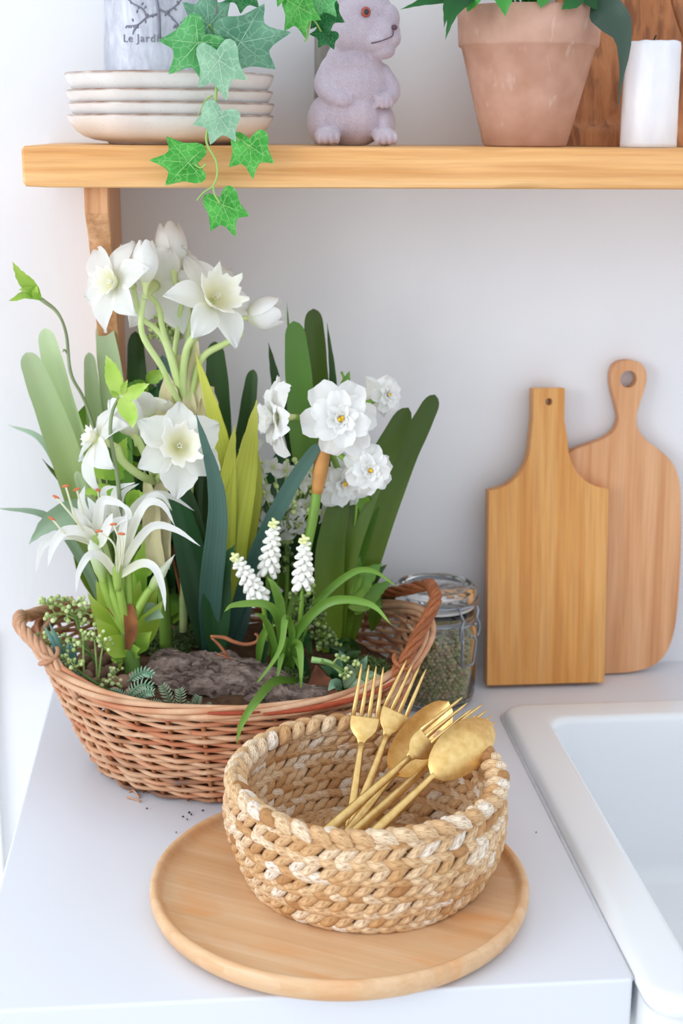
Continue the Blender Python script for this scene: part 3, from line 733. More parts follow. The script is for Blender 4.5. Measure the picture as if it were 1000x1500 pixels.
# rear board, outline from the photograph at its own plane
pts = [(923, 538), (938, 541), (947, 551), (949, 566), (944, 585), (937, 605), (933, 622), (936, 640), (948, 655), (965, 668), (982, 684), (991, 702), (995, 730), (995, 780), (992, 840), (987, 895), (981, 930), (970, 958), (952, 976), (925, 985), (897, 988), (862, 988), (845, 975), (834, 940), (828, 880), (824, 800), (820, 740), (818, 700), (822, 684), (838, 670), (862, 661), (885, 652), (900, 641), (907, 625), (904, 605), (899, 585), (897, 566), (900, 550), (909, 541)]
PB = [Y(a, b, -0.022) for a, b in pts]; zmin = min(p.z for p in PB); fx = Y(850, 988, -.022).x
ol2 = catmull([Vector((p.x - fx, p.z - zmin, 0)) for p in PB + [PB[0]]], len(PB) * 3)[:-1]
hc = Y(922.5, 566, -0.022)
put_board('cutting_board', [(p.x, p.y) for p in ol2], (hc.x - fx, hc.z - zmin, 0.0088), 0.014, -0.0225, fx, math.atan2(0.0215, 0.33), M_CB2, 'rounded paddle cutting board with ring handle, leaning behind the other')
# ================================================================== clip-top jar of beans
m = NT('clear_glass'); m.set(0.02, trans=1.0, ior=1.45); m.base(lin((247, 250, 250))); M_GLASS = m.mat
M_WIRE = plain('galvanised_wire', lin((150, 156, 164)), 0.35, 0.9)
M_RUBBER = plain('clear_gasket', lin((214, 212, 208)), 0.5)
JC = Vector((0.2275, -0.085, 0.0005)); JR = 0.0432
jar = thing('glass_jar', 'clip-top glass jar full of green beans beside the cutting boards', 'jar', JC)
outp = [(0, 0.002), (JR * .8, 0.002), (JR * .86, 0.0), (JR * .95, .003), (JR, .010), (JR, .078), (JR * .985, .086), (JR * .93, .093), (JR * .90, .096), (JR * .90, .099), (JR * .94, .101), (JR * .94, .108), (JR * .90, .110)]
inp = [(JR * .82, .110), (JR * .82, .096), (JR * .88, .089), (JR * .935, .082), (JR * .945, .075), (JR * .945, .012), (JR * .88, .007), (0, .0065)]
build('body', MB().lathe(outp + inp, 64, JC), M_GLASS, jar)
build('gasket', MB().lathe([(JR * .83, .1105), (JR * .93, .1105), (JR * .95, .112), (JR * .93, .1135), (JR * .83, .1135), (JR * .83, .1105)], 48, JC), M_RUBBER, jar)
lid = build('lid', MB().lathe([(JR * .80, .114), (JR * .93, .114), (JR * .965, .117), (JR * .97, .125), (JR * .95, .131), (JR * .88, .134), (JR * .80, .1335), (JR * .72, .130), (0, .130), (0, .1255), (JR * .72, .1255), (JR * .78, .124), (JR * .78, .114)], 64, JC), M_GLASS, jar)
jar.scale = (1.015, 1.015, .93)
# wire clamp at the right-front side
ja = radians(-52); jd = Vector((cos(ja), sin(ja), 0)); jt = Vector((-sin(ja), cos(ja), 0))
def jp(u, z, d): return JC + jd * (JR + d) + jt * u + Vector((0, 0, z))
def ringw(z, r, n=40): return [JC + Vector((r * cos(2 * pi * k / n), r * sin(2 * pi * k / n), z)) for k in range(n + 1)]
cl = build('clamp_wire', MB().tube(ringw(.0975, JR * .905 + .0012), .0014, 6).tube(ringw(.1195, JR * .97 + .0012), .0014, 6), M_WIRE, jar)
mb = MB()
for s in (-1, 1): mb.tube(catmull([jp(s * .012, .1195, .0015), jp(s * .0125, .113, .004), jp(s * .0095, .106, .005), jp(s * .0135, .099, .0055), jp(s * .0135, .089, .005), jp(s * .0115, .0845, .0045)], 22), .0013, 6)
mb.tube([jp(-.014, .1195, .0018), jp(0, .1203, .0042), jp(.014, .1195, .0018)], .0017, 6)
mb.tube([jp(-.010, .0985, .003), jp(.010, .0985, .003)], .0014, 6)
build('clamp_hook', mb, M_WIRE, cl)
mb = MB(); mb.tube(catmull([jp(-.0095, .101, .004), jp(-.0105, .092, .005), jp(-.0095, .085, .0045)], 10), .001, 6)
lev = [jp(-.0095, .086, .0045), jp(-.0098, .080, .005), jp(-.0085, .055, .0035), jp(-.0070, .0525, .0035), jp(.0070, .0525, .0035), jp(.0085, .055, .0035), jp(.0098, .080, .005), jp(.006, .0865, .0045), jp(.001, .0862, .0045)]
mb.tube(lev, .0013, 6); mb.ball(jp(-.009, .0985, .0035), .0022, 8, 6); mb.ball(jp(.009, .0985, .0035), .0022, 8, 6)
build('clamp_lever', mb, M_WIRE, cl)
m = NT('green_beans'); m.set(0.5, spec=0.4)
m.base(m.ramp(m.attr('rnd'), [(0.0, lin((140, 140, 76))), (0.35, lin((172, 170, 104))), (0.6, lin((196, 184, 130))), (0.82, lin((190, 146, 108))), (1, lin((220, 208, 160)))])); M_BEAN = m.mat
mb = MB(); RJ = JR * .945 - .0027; zt = .0835
for lay, rr in enumerate((RJ, RJ - .0032)):
    nz_ = 19
    for i in range(nz_):
        z = .0098 + i * .0039
        rz = rr if z < .076 else rr - (z - .076) * .35
        nb = int(2 * pi * rz / .0043)
        for k in range(nb):
            a = 2 * pi * (k + .5 * (i % 2) + uni(-.22, .22)) / nb
            mb.ball(JC + Vector(((rz + uni(-.0005, .0005)) * cos(a), (rz + uni(-.0005, .0005)) * sin(a), z + uni(-.0006, .0006))), (.0023, .0023, .0020), 8, 6, Matrix.Rotation(rnd() * 3, 3, 'X'))
for k in range(300):
    r = RJ * sqrt(rnd()) * .93; a = rnd() * 6.283
    mb.ball(JC + Vector((r * cos(a), r * sin(a), zt + uni(-.0012, .0012))), (.0023, .0023, .0020), 8, 6)
bo_ = build('dried_beans', mb, M_BEAN, base=JC); bo_.scale = (1.012, 1.012, .93)
tag(bo_, 'small green beans filling the glass jar', 'beans', kind='stuff')
# ================================================================== round tray
M_TRAY = wood('mango_wood', lin((206, 158, 112)), lin((222, 184, 142)), lin((232, 204, 170)), 'X', 1.0, 0.42, stave=0.052)
TC = Vector((0.0945, -0.4735, 0.0005)); TR = 0.1445
mb = MB().lathe([(0, 0), (TR - .012, 0), (TR - .006, .0012), (TR - .002, .005), (TR, .011), (TR - .0002, .0165), (TR - .0018, .0188), (TR - .004, .0192), (TR - .0062, .0185), (TR - .0075, .0155), (TR - .009, .0125), (TR - .012, .0115), (TR * .5, .0115), (0, .0115)], 120)
mb.xf(Matrix.Translation(TC) @ Matrix.Rotation(0, 4, 'Z'))
tr = build('round_tray', mb, M_TRAY, base=TC); tr.rotation_euler.z = radians(-30)
tag(tr, 'round wooden serving tray with low rim on the counter', 'tray')
# ================================================================== braided seagrass bowl
m = NT('seagrass'); m.set(0.6, spec=0.25)
uv = m.coord('UV', (1, 1, 1)); st = m.noise(m.coord('UV', (16, 1.5, 1)), 3, 3)
a = m.attr('rnd')
c = m.ramp(a, [(0.0, lin((166, 116, 70))), (0.3, lin((212, 168, 118))), (0.6, lin((230, 198, 156))), (0.85, lin((242, 222, 192))), (1.0, lin((246, 236, 220)))])
c = m.mix(m.ramp(st, [(.36, (.75, .75, .75, 1)), (.56, (0, 0, 0, 1))]), c, lin((158, 108, 62)))
m.base(c); m.bump(st, 0.5, 0.0008); M_SEA = m.mat
BC = Vector((0.117, -0.452, 0.0122))
bowl = thing('seagrass_bowl', 'round braided seagrass bowl holding gold cutlery on the tray', 'basket', BC)
def lump(mb, P, T, Np, Lh, wd, th, r):
    """one braid lump: elongated pad along T, flattened along Np"""
    B = Np.cross(T).normalized(); n, nu = 7, 12; rows = []
    for i in range(n):
        t = -1 + 2 * i / (n - 1); pr = max(0.06, (1 - abs(t) ** 2.2)) ** 0.75
        row = []
        for k in range(nu):
            a = 2 * pi * k / nu
            rg = 1 + .14 * cos(a * 4 + t * 1.5)
            row.append(P + T * (t * Lh) + B * (cos(a) * wd * pr * rg + 0.12 * Lh * sin(t * 2.2)) + Np * (sin(a) * th * pr + th * .55 * (1 - t * t)))
        rows.append(row)
    uvs = [[(k / nu, i / (n - 1)) for k in range(nu)] for i in range(n)]
    mb.grid(rows, uvs, r=r, closed=True)
def sea_r(t): return 0.0905 + 0.0135 * sin(min(1, t * 1.25) * pi / 2) - 0.0035 * max(0, t - .75) / .25
NROW = 11; BH = 0.076
def braid_row(name, zf, rf, n, tilt, Lh, wd, th, sides=(1, -1), both=True):
    mb = MB(); off = rnd()
    for k in range(n):
        a = 2 * pi * (k + off + uni(-.12, .12)) / n
        wob = 0.0012 * sin(a * 3 + zf * 90)
        P = BC + Vector(((rf + wob) * cos(a), (rf + wob) * sin(a), zf + 0.0008 * sin(a * 5 + off * 6)))
        T0 = Vector((-sin(a), cos(a), 0)); R0_ = Vector((cos(a), sin(a), 0))
        for s in sides:
            T = (Quaternion(R0_, radians(tilt * s + uni(-7, 7))) @ T0)
            r = min(1, max(0, random.gauss(.55, .24)))
            lump(mb, P + R0_ * (s * th * .55), T, R0_ * s, Lh * uni(.92, 1.12), wd * uni(.85, 1.12), th, r)
    return build(name, mb, M_SEA, bowl)
for i in range(NROW):
    t = i / (NROW - 1); z = 0.0045 + (BH - 0.006) * t; r = sea_r(t)
    braid_row('braid_row', z, r, 54, 25 if i % 2 else -25, 0.0106, 0.0043, 0.0031)
# rim braid: two interlaced lines on top
for s, dz, dr in ((1, .003, -.0015), (-1, .0045, .003)):
    mb = MB(); n = 44
    for k in range(n):
        a = 2 * pi * (k + (0.5 if s > 0 else 0)) / n; rf = sea_r(1) + dr
        P = BC + Vector((rf * cos(a), rf * sin(a), BH + dz + .001 * sin(a * 4)))
        T0 = Vector((-sin(a), cos(a), 0)); R0_ = Vector((cos(a), sin(a), 0)); Nn = (R0_ * (.75 if s < 0 else -.5) + Vector((0, 0, .75))).normalized()
        T = Quaternion(Nn, radians(34 * s + uni(-6, 6))) @ T0
        lump(mb, P, T, Nn, .0112 * uni(.9, 1.1), .0052, .0042, min(1, max(0, random.gauss(.6, .25))))
    build('rim_braid', mb, M_SEA, bowl)
# base spiral
for i in range(8):
    mb = MB(); rf = 0.086 - i * 0.0108; n = max(6, int(rf * 2 * pi / .0125))
    for k in range(n):
        a = 2 * pi * k / n + i; P = BC + Vector((rf * cos(a), rf * sin(a), .0035)); T0 = Vector((-sin(a), cos(a), 0))
        T = Quaternion((0, 0, 1), radians(22 * (1 if i % 2 else -1))) @ T0
        lump(mb, P, T, Vector((0, 0, 1)), .0108, .0060, .0030, rnd() * .7)
    build('base_braid', mb, M_SEA, bowl)
# ================================================================== gold cutlery
m = NT('brushed_gold'); m.set(0.48, 1.0); q = m.noise(m.coord('Object', (1, 1, 1)), 160, 4)
m.base(m.ramp(q, [(0.3, lin((222, 184, 114))), (0.7, lin((242, 210, 146)))])); m.bump(q, .05, .0004); M_GOLD = m.mat
LU = 0.19
def strip(mb, sect, th):
    """sect: list of (s, x0, x1, z) -> thin solid with rounded cross-section"""
    rows = []
    for s, x0, x1, z in sect:
        c = (x0 + x1) / 2; h = (x1 - x0) / 2; e = min(th * .5, h * .6)
        rows.append([Vector((x0, s, z)), Vector((x0 + e, s, z + th / 2)), Vector((x1 - e, s, z + th / 2)), Vector((x1, s, z)), Vector((x1 - e, s, z - th / 2)), Vector((x0 + e, s, z - th / 2))])
    b = len(mb.v); mb.grid(rows, closed=True); mb.face([b + i for i in range(6)][::-1]); e = len(mb.v) - 6; mb.face([e + i for i in range(6)])
def fz(s): # side profile of a fork / spoon (s from handle end)
    u = s / LU
    return 0.010 * max(0, (0.30 - u) / .30) ** 2 * 0 + (-0.006 * sin(max(0, min(1, (u - .52) / .48)) * pi) + 0.004 * max(0, u - .85) / .15)
def fork_parts():
    out = []
    hd = MB(); strip(hd, [(.018, -.0035, .0035, fz(.018)), (.020, -.0044, .0044, fz(.02)), (.04, -.0042, .0042, fz(.03)), (.07, -.0038, .0038, fz(.07)), (.100, -.0031, .0031, fz(.1)), (.118, -.0026, .0026, fz(.118)), (.126, -.0030, .0030, fz(.126))], .0026); out.append(('handle', hd))
    hb = MB(); strip(hb, [(.124, -.0028, .0028, fz(.124)), (.129, -.0045, .0045, fz(.129)), (.133, -.0083, .0083, fz(.133)), (.137, -.0108, .0108, fz(.137)), (.142, -.0118, .0118, fz(.142)), (.1475, -.0120, .0120, fz(.1475)), (.1485, -.0119, .0119, fz(.1485))], .0018); out.append(('head', hb))
    for k in range(4):
        c0 = -.0119 + .00208 + k * .00655; c1 = c0 * .92
        tb = MB(); strip(tb, [(.1475, c0 - .00205, c0 + .00205, fz(.1475)), (.165, (c0 + c1) / 2 - .0017, (c0 + c1) / 2 + .0017, fz(.165)), (.184, c1 - .0011, c1 + .0011, fz(.184)), (.190, c1 - .00055, c1 + .00055, fz(.19))], .0017); out.append(('tine', tb))
    return out
def spoon_parts():
    hd = MB(); strip(hd, [(.018, -.0035, .0035, 0), (.02, -.0044, .0044, 0), (.04, -.0042, .0042, 0), (.07, -.0038, .0038, fz(.07)), (.100, -.0030, .0030, fz(.1)), (.112, -.0028, .0028, fz(.112)), (.118, -.0034, .0034, fz(.118) - .0012)], .0028)
    bw = MB(); n, nu = 22, 14; top = []; bot = []
    for i in range(n + 1):
        t = i / n; s = .114 + .076 * t
        tt = min(1, max(0, t)) ** .86; hw = .0192 * (max(0, 1 - (2 * tt - 1) ** 2)) ** .56 * (0.93 + .1 * t) + (.0026 if t == 0 else 0)
        hw = max(hw, .0004); rt_ = []; rb_ = []
        for j in range(nu + 1):
            u = -1 + 2 * j / nu; dep = -.0085 * (1 - u * u) * sin(pi * min(1, t * 1.0)) ** .7
            z = fz(s) + dep + .002 * t
            rt_.append(Vector((u * hw, s, z))); rb_.append(Vector((u * hw * .995, s, z - .0011)))
        top.append(rt_); bot.append(rb_[::-1])
    bw.grid(top); bw.grid(bot)
    for side in (0, -1):   # close the edge
        bw.grid([[top[i][side], bot[i][-1 - side if side == 0 else 0]] for i in range(n + 1)])
    return [('handle', hd), ('bowl', bw)]
def place_cutlery(name, label, parts, A, B, flip=False, roll=0, group='gold cutlery in the seagrass bowl'):
    """head tip at B, shaft through A; face turned to the camera"""
    A = Vector(A); B = Vector(B); d = (B - A).normalized(); n = tocam(B); n = (n - d * n.dot(d)).normalized()
    n = Quaternion(d, radians(roll)) @ n
    if flip: n = -n
    x = d.cross(n); E0 = B - d * LU
    foot = B - d * (LU - .018)
    M = Matrix(((x.x, d.x, n.x, E0.x), (x.y, d.y, n.y, E0.y), (x.z, d.z, n.z, E0.z), (0, 0, 0, 1)))
    t = thing(name, label, name.split('_')[-1], foot, group)
    for nm, mb in parts: build(nm, mb.xf(M), M_GOLD, t)
    return t
place_cutlery('dinner_fork', 'gold fork standing upright at the left of the cutlery', fork_parts(), Y(518, 1165, -.425), Y(545, 978, -.352))
place_cutlery('dinner_fork', 'gold fork leaning right, second from the left in the bowl', fork_parts(), Y(533, 1165, -.425), Y(607, 976, -.348), roll=10)
place_cutlery('table_spoon', 'gold spoon behind the fork, face up, at the middle of the bowl', spoon_parts(), Y(532, 1190, -.440), Y(655, 1032, -.374), roll=-8)
place_cutlery('dinner_fork', 'gold fork lying across the middle spoon', fork_parts(), Y(498, 1200, -.462), Y(684, 1036, -.392), roll=6)
place_cutlery('dinner_fork', 'gold fork mostly hidden behind the rightmost spoon', fork_parts(), Y(545, 1195, -.450), Y(712, 1046, -.372), roll=12)
place_cutlery('table_spoon', 'gold spoon turned bowl up at the right front', spoon_parts(), Y(572, 1196, -.470), Y(722, 1054, -.402), flip=True, roll=-4)
# ================================================================== willow basket
m = NT('willow'); m.set(0.55, spec=0.3)
uv = m.new('ShaderNodeUVMap').outputs[0]
sp = m.new('ShaderNodeSeparateXYZ'); m.link(uv, sp.inputs[0])
cmb = m.new('ShaderNodeCombineXYZ'); m.link(sp.outputs[1], cmb.inputs[0]); m.link(m.math('MULTIPLY', m.objrnd(), 40.0), cmb.inputs[1]); m.link(m.math('MULTIPLY', m.attr('rnd'), 9.0), cmb.inputs[2])
q = m.noise(cmb.outputs[0], 9, 3, 0, .6); q2 = m.noise(cmb.outputs[0], 120, 3)
c = m.ramp(q, [(0.28, lin((104, 80, 72))), (0.36, lin((172, 124, 92))), (0.47, lin((224, 186, 152))), (0.55, lin((208, 156, 120))), (0.63, lin((194, 122, 88))), (0.72, lin((160, 84, 58)))])
c = m.mix(m.math('MULTIPLY', q2, 0.5), c, lin((168, 112, 74)))
m.base(c); m.bump(q2, .25, .0006); M_WIL = m.mat
def tint(name, c0, c1, rough=.5):
    m = NT(name); m.set(rough, spec=.3); q = m.noise(m.coord('UV', (3, 60, 1)), 2, 3)
    c = m.mix(m.attr('rnd'), m.ramp(q, [(.3, c0), (.7, c1)]), c0, 'MIX'); m.base(c); m.bump(q, .2, .0006); return m.mat
M_HL = tint('willow_pale_handle', lin((186, 136, 104)), lin((222, 182, 148)))
M_HR = tint('willow_red_shaded_handle', lin((140, 78, 44)), lin((186, 116, 74)))  # redder willow, with the shade at the right end put into the colour
M_RED = tint('willow_red_rod', lin((150, 60, 36)), lin((186, 92, 58)))
M_INN = tint('willow_stake', lin((150, 96, 62)), lin((196, 142, 100)))
KC = Vector((0.022, -0.200, 0.0006)); A0, B0, A1, B1 = 0.128, 0.108, 0.180, 0.149
def krim(th): return 0.103 + 0.024 * abs(cos(th)) ** 4
def kpt(th, t, dr=0.0, dz=0.0):
    e = t ** 0.85; a = A0 + (A1 - A0) * e + dr; b = B0 + (B1 - B0) * e + dr
    return KC + Vector((a * cos(th), b * sin(th), t * krim(th) + dz))
bk = thing('willow_basket', 'oval wicker basket with two handles, planted with white spring flowers', 'basket', KC)
NS = 36; NR = 23; SEG = 6
build('base', MB().lathe([(0, 0), (1, 0), (1.02, .003), (1, .007), (0, .007)], 64).xf(Matrix.Translation(KC) @ Matrix.Diagonal((A0 * .985, B0 * .985, 1, 1))), M_INN, bk)
for k in range(NS):
    th = 2 * pi * k / NS
    build('stake', MB().tube([kpt(th, 0.02 + .98 * i / 11, 0.0) for i in range(12)], .0022, 6), M_INN, bk)
for i in range(NR):
    t = 0.03 + 0.92 * i / (NR - 1); mb = MB(); n = NS * SEG; k0 = random.randrange(n); P = []
    jit = [uni(-.0009, .0009) for _ in range(NS)]
    for k in range(n + 1):
        kk = k + k0; th = 2 * pi * kk / n
        s = cos(pi * kk / SEG + pi * i)
        P.append(kpt(th, t, .0030 * s * (1 if abs(s) < 1 else 1), jit[(kk // SEG) % NS] + .0006 * sin(th * 3 + i)))
    mb.tube(P, .00235 * uni(.8, 1.12), 6)
    build('weaver', mb, M_WIL, bk)
# rolled border: several long rods lying along the rim
for j in range(7):
    off = j * .9; st = j * 2 * pi / 7; mb = MB(); P = []
    for k in range(150):
        th = st + 2 * pi * k / 149 * 1.02; tw = th * 3.2 + off * 1.4
        P.append(kpt(th, 1.0, .0045 * cos(tw), .0045 * sin(tw) - .001))
    mb.tube(P, [.0024, .0030, .0026, .0018], 7); build('border_rod', mb, M_WIL, bk)
# front red rod and frayed end
build('border_rod', MB().tube([kpt(th, 1.0, .0075, .0005 * sin(th * 9)) for th in [radians(-84 + i * 1.5) for i in range(28)]], [.0012, .0026, .0026, .0014], 7), M_RED, bk)
build('border_rod', MB().tube([kpt(th, 1.0, .0078, .002) for th in [radians(-98 + i * 1.2) for i in range(12)]], [.0010, .0020, .0018, .0008], 7), M_RED, bk)
# handles: twisted rods
def handle(sgn, mat, top, wid, a0, a1):
    base = 0 if sgn > 0 else 180
    A = lambda d, s: radians(base + (d if sgn > 0 else -d) * s)
    c0 = kpt(A(a0, -1), .88, .003); c3 = kpt(A(a0, 1), .88, .003)
    r0 = kpt(A(a1, -1), 1.0, .003, .008); r3 = kpt(A(a1, 1), 1.0, .003, .008)
    tp = Vector(top); w2 = wid / 2
    path = catmull([c0, r0, (r0 + tp + Vector((-.0 * sgn, -w2, -.004))) / 2, tp + Vector((-.002 * sgn, -w2, -.004)), tp + Vector((0, -w2 * .4, 0)), tp + Vector((0, w2 * .4, 0)), tp + Vector((-.002 * sgn, w2, -.004)), (r3 + tp + Vector((0, w2, -.004))) / 2, r3, c3], 70)
    fr = frames(path)
    hd = None
    for j in range(5):
        P = []
        for i, (p, (t, N, B)) in enumerate(zip(path, fr)):
            a = 2 * pi * j / 5 + i * .36; u = i / 69; e = .0036 * (1 if .06 < u < .94 else .75)
            P.append(p + (N * cos(a) + B * sin(a)) * e)
        mb = MB().tube(P, [.0020, .0027, .0027, .0027, .0020], 7)
        o = build('handle' if hd is None else 'handle_rod', mb, mat, bk if hd is None else hd)
        if hd is None: hd = o
    # wrap where the handle meets the border
    for cc in (r0, r3):
        for s in (-1, 1):
            mb = MB(); P = []
            for i in range(16):
                a = i / 15 * pi * 1.5 + s; P.append(cc + Vector((.010 * cos(a) * sgn * .8, .010 * sin(a) * s, -.010 + .016 * i / 15)))
            mb.tube(P, .0020, 6); build('handle_wrap', mb, mat, hd)
handle(-1, M_HL, (-0.1735, -0.200, 0.139), .026, 40, 27)
handle(1, M_HR, (0.2085, -0.187, 0.153), .052, 47, 38)
# a few shreds fallen from the basket
for a, b, c_ in (((188, 1160), (196, 1158), (204, 1168)), ((186, 1168), (196, 1170), (206, 1174))):
    tag(build('willow_shred', MB().tube(catmull([Z(*a, .0012), Z(*b, .0018), Z(*c_, .0012)], 8), .0009, 5), M_HL), 'thin willow shred lying on the counter by the basket foot', 'shred', 'fallen willow shreds')
# ================================================================== soil, bark, pebbles, moss
m = NT('bark_mulch'); m.set(0.95, spec=.1); q = m.noise(m.coord(), 110, 6, .5, .65); q2 = m.noise(m.coord(), 30, 4)
m.base(m.mix(.5, m.ramp(q, [(.35, lin((46, 32, 24))), (.65, lin((116, 84, 62)))]), m.ramp(q2, [(.3, lin((70, 52, 40))), (.7, lin((104, 80, 62)))]))); m.bump(q, 1, .003); M_MULCH = m.mat
def soil_z(x, y): 
    return KC.z + .082 + .010 * mnoise.noise(Vector((x * 22, y * 22, 1))) + .004 * mnoise.noise(Vector((x * 80, y * 80, 2))) + .004
rows = []
for i in range(15):
    rr = i / 14 * .955; row = []
    for k in range(72):
        a = 2 * pi * k / 72; e = .80 ** .85; x = KC.x + (A0 + (A1 - A0) * e - .008) * rr * cos(a); y = KC.y + (B0 + (B1 - B0) * e - .008) * rr * sin(a)
        row.append(Vector((x, y, soil_z(x, y) - .006 * rr ** 4)))
    rows.append(row)
tag(build('potting_soil', MB().grid(rows, closed=True), M_MULCH), 'dark mulch and soil filling the wicker basket', 'soil', kind='stuff')
# bark slab
m = NT('tree_bark'); m.set(.95, spec=.1); v = m.coord('Object', (0.55, 1.7, 1.5), (0, 0, radians(14))); q = m.noise(v, 60, 10, .7, .72); q2 = m.noise(v, 190, 4)
m.base(m.mix(.3, m.ramp(q, [(.38, lin((52, 42, 40))), (.46, lin((132, 114, 106))), (.56, lin((172, 152, 142))), (.68, lin((204, 188, 178)))]), m.ramp(q2, [(.3, lin((66, 50, 44))), (.7, lin((164, 138, 122)))]))); m.bump(q, 1, .007); M_BARK = m.mat
def bark(label, P, L, W, H, rot, seed, bend=.0):
    top = []; bot = []; nu, nv = 120, 56
    for i in range(nu + 1):
        u = -1 + 2 * i / nu; rt_, rb_ = [], []
        for j in range(nv + 1):
            v = -1 + 2 * j / nv
            edge = 1 + .22 * mnoise.noise(Vector((u * 4, v * .6, seed))) + .08 * mnoise.noise(Vector((u * 14, v * 2, seed)))
            x = u * L / 2 * (1 + .06 * mnoise.noise(Vector((v * 5, seed, 0)))); y = v * W / 2 * edge * (1 - .55 * abs(u) ** 3) + bend * u * u
            d = max(0, 1 - v * v) ** .5 * max(0, 1 - u ** 6) ** .5
            rid = mnoise.noise(Vector((x * 50, y * 120, seed)))
            nz1 = mnoise.noise(Vector((x * 26, y * 60, seed))) + .5 * mnoise.noise(Vector((x * 60, y * 130, seed + 1))) + .25 * mnoise.noise(Vector((x * 150, y * 300, seed + 2)))
            q5 = (nz1 + 1.2) * 4.5; fl5 = math.floor(q5); u5 = q5 - fl5; st = (fl5 + min(1, u5 * 3.5)) / 10.8
            crack = max(0, 1 - abs(mnoise.noise(Vector((x * 34 + 9, y * 90, seed + 6)))) * 9)
            h = H * d * (.55 + .25 * mnoise.noise(Vector((x * 30, y * 40, seed + 3)))) + .020 * d * (st - .5) - .006 * crack * d + .0012 * mnoise.noise(Vector((x * 300, y * 400, 5))) * d
            rt_.append(Vector((x, y, h))); rb_.append(Vector((x, y, -.006 * d)))
        top.append(rt_); bot.append(rb_[::-1])
    mb = MB().grid(top); mb.grid(bot); mb.xf(Matrix.Translation(P) @ Matrix.Rotation(rot[2], 4, 'Z') @ Matrix.Rotation(rot[1], 4, 'Y') @ Matrix.Rotation(rot[0], 4, 'X'))
    return tag(build('bark_piece', mb, M_BARK, base=P, auto=38), label, 'bark')
bark('large rough grey-brown bark slab in front of the plants', Z(318, 992, .094) + Vector((0, 0, 0)), .130, .062, .024, (radians(16), radians(6), radians(-14)), 3.1)
bark('flat smaller bark strip right of the large slab', Z(420, 1016, .092), .075, .030, .014, (radians(14), 0, radians(-2)), 8.4)
# brown dry leaf / bark shard standing by the border
tag(blade(None, [Z(478, 1026, .090), Y(468, 1000, -.272), Y(463, 974, -.268)], 44, plain('rust_bark', lin((126, 74, 48)), .9, nscale=60, amt=.3, bump=.8), 'bark_shard', shape=(.9, 1, .8, .45, .08), fold=.35, thick=.006), 'small rust-brown pointed bark shard near the front border', 'bark')
# clay pebbles
M_CLAY = plain('clay_pebble', lin((168, 128, 110)), .9, nscale=70, amt=.14, bump=.5)
peb = []
for k in range(3):
    mb = MB().ball((0, 0, 0), (1, uni(.85, 1), uni(.75, .95)), 14, 9)
    mb.v = [p * (1 + .07 * mnoise.noise(p * 1.7 + Vector((k * 9, 0, 0)))) for p in mb.v]
    o = build('tmp', mb, M_CLAY, base=(0, 0, 0)); peb.append(o.data); bpy.data.objects.remove(o)
spots = [(134, 945, 11), (138, 962, 12), (135, 978, 9), (150, 970, 9), (147, 985, 10), (160, 982, 9), (128, 990, 10), (140, 1000, 9), (152, 1000, 8), (165, 998, 10), (180, 1000, 13), (122, 968, 9), (148, 952, 9), (160, 962, 10), (172, 975, 9), (120, 998, 8), (108, 990, 8), (132, 1010, 8), (150, 1015, 8), (168, 1014, 9), (112, 975, 9), (172, 955, 8), (185, 968, 8), (126, 952, 8), (142, 936, 8), (158, 940, 8), (176, 1024, 10), (190, 1016, 9), (205, 1010, 8), (160, 1030, 8), (194, 992, 8), (118, 940, 8), (215, 928, 8), (228, 922, 7)]
for px, py, r in spots:
    P = Z(px, py, .096 + .004 * rnd()); o = inst('clay_pebble', peb[random.randrange(3)]); rr = r * mpp(P)
    o.location = P; o.scale = (rr, rr, rr); o.rotation_euler = (rnd() * 6, rnd() * 6, rnd() * 6)
    tag(o, 'round brown clay pebble among the plants at the left end of the basket', 'pebble', 'clay pebbles in the basket')
# moss
m = NT('moss'); m.set(.9, spec=.1); m.base(m.ramp(m.attr('rnd'), [(0, lin((58, 78, 46))), (.5, lin((100, 124, 74))), (1, lin((150, 164, 104)))])); M_MOSS = m.mat
def moss(label, cx, cy, rx, ry, n, seed):
    mb = MB(); c = Z(cx, cy, .094); k = mpp(c)
    for i in range(n):
        a = rnd() * 6.283; r = sqrt(rnd()); x = c.x + rx * k * r * cos(a); y = c.y + ry * k * 2 * r * sin(a); h = .010 * (1 - r * r) + .002
        z = soil_z(x, y) + h
        d = Vector((uni(-1, 1), uni(-1, 1), uni(-.2, 1))).normalized() * uni(.004, .008); e = Vector((uni(-1, 1), uni(-1, 1), uni(-.6, .6))).normalized() * .003
        P = Vector((x, y, z)); mb.tube([P, P + d * .5 + e, P + d], [.0006, .0003], 3, cap=False)
    tag(build('moss', mb, M_MOSS), label, 'moss', kind='stuff')
moss('dark green moss cushion at the foot of the left daffodil', 232, 940, 46, 22, 2200, 1)
moss('olive moss tuft behind the bark slab', 288, 926, 34, 16, 1300, 2)
moss('mossy scraps inside the right end of the basket', 530, 985, 40, 26, 1200, 3)
moss('thin moss scraps beside the bark strip', 400, 985, 46, 12, 900, 4)
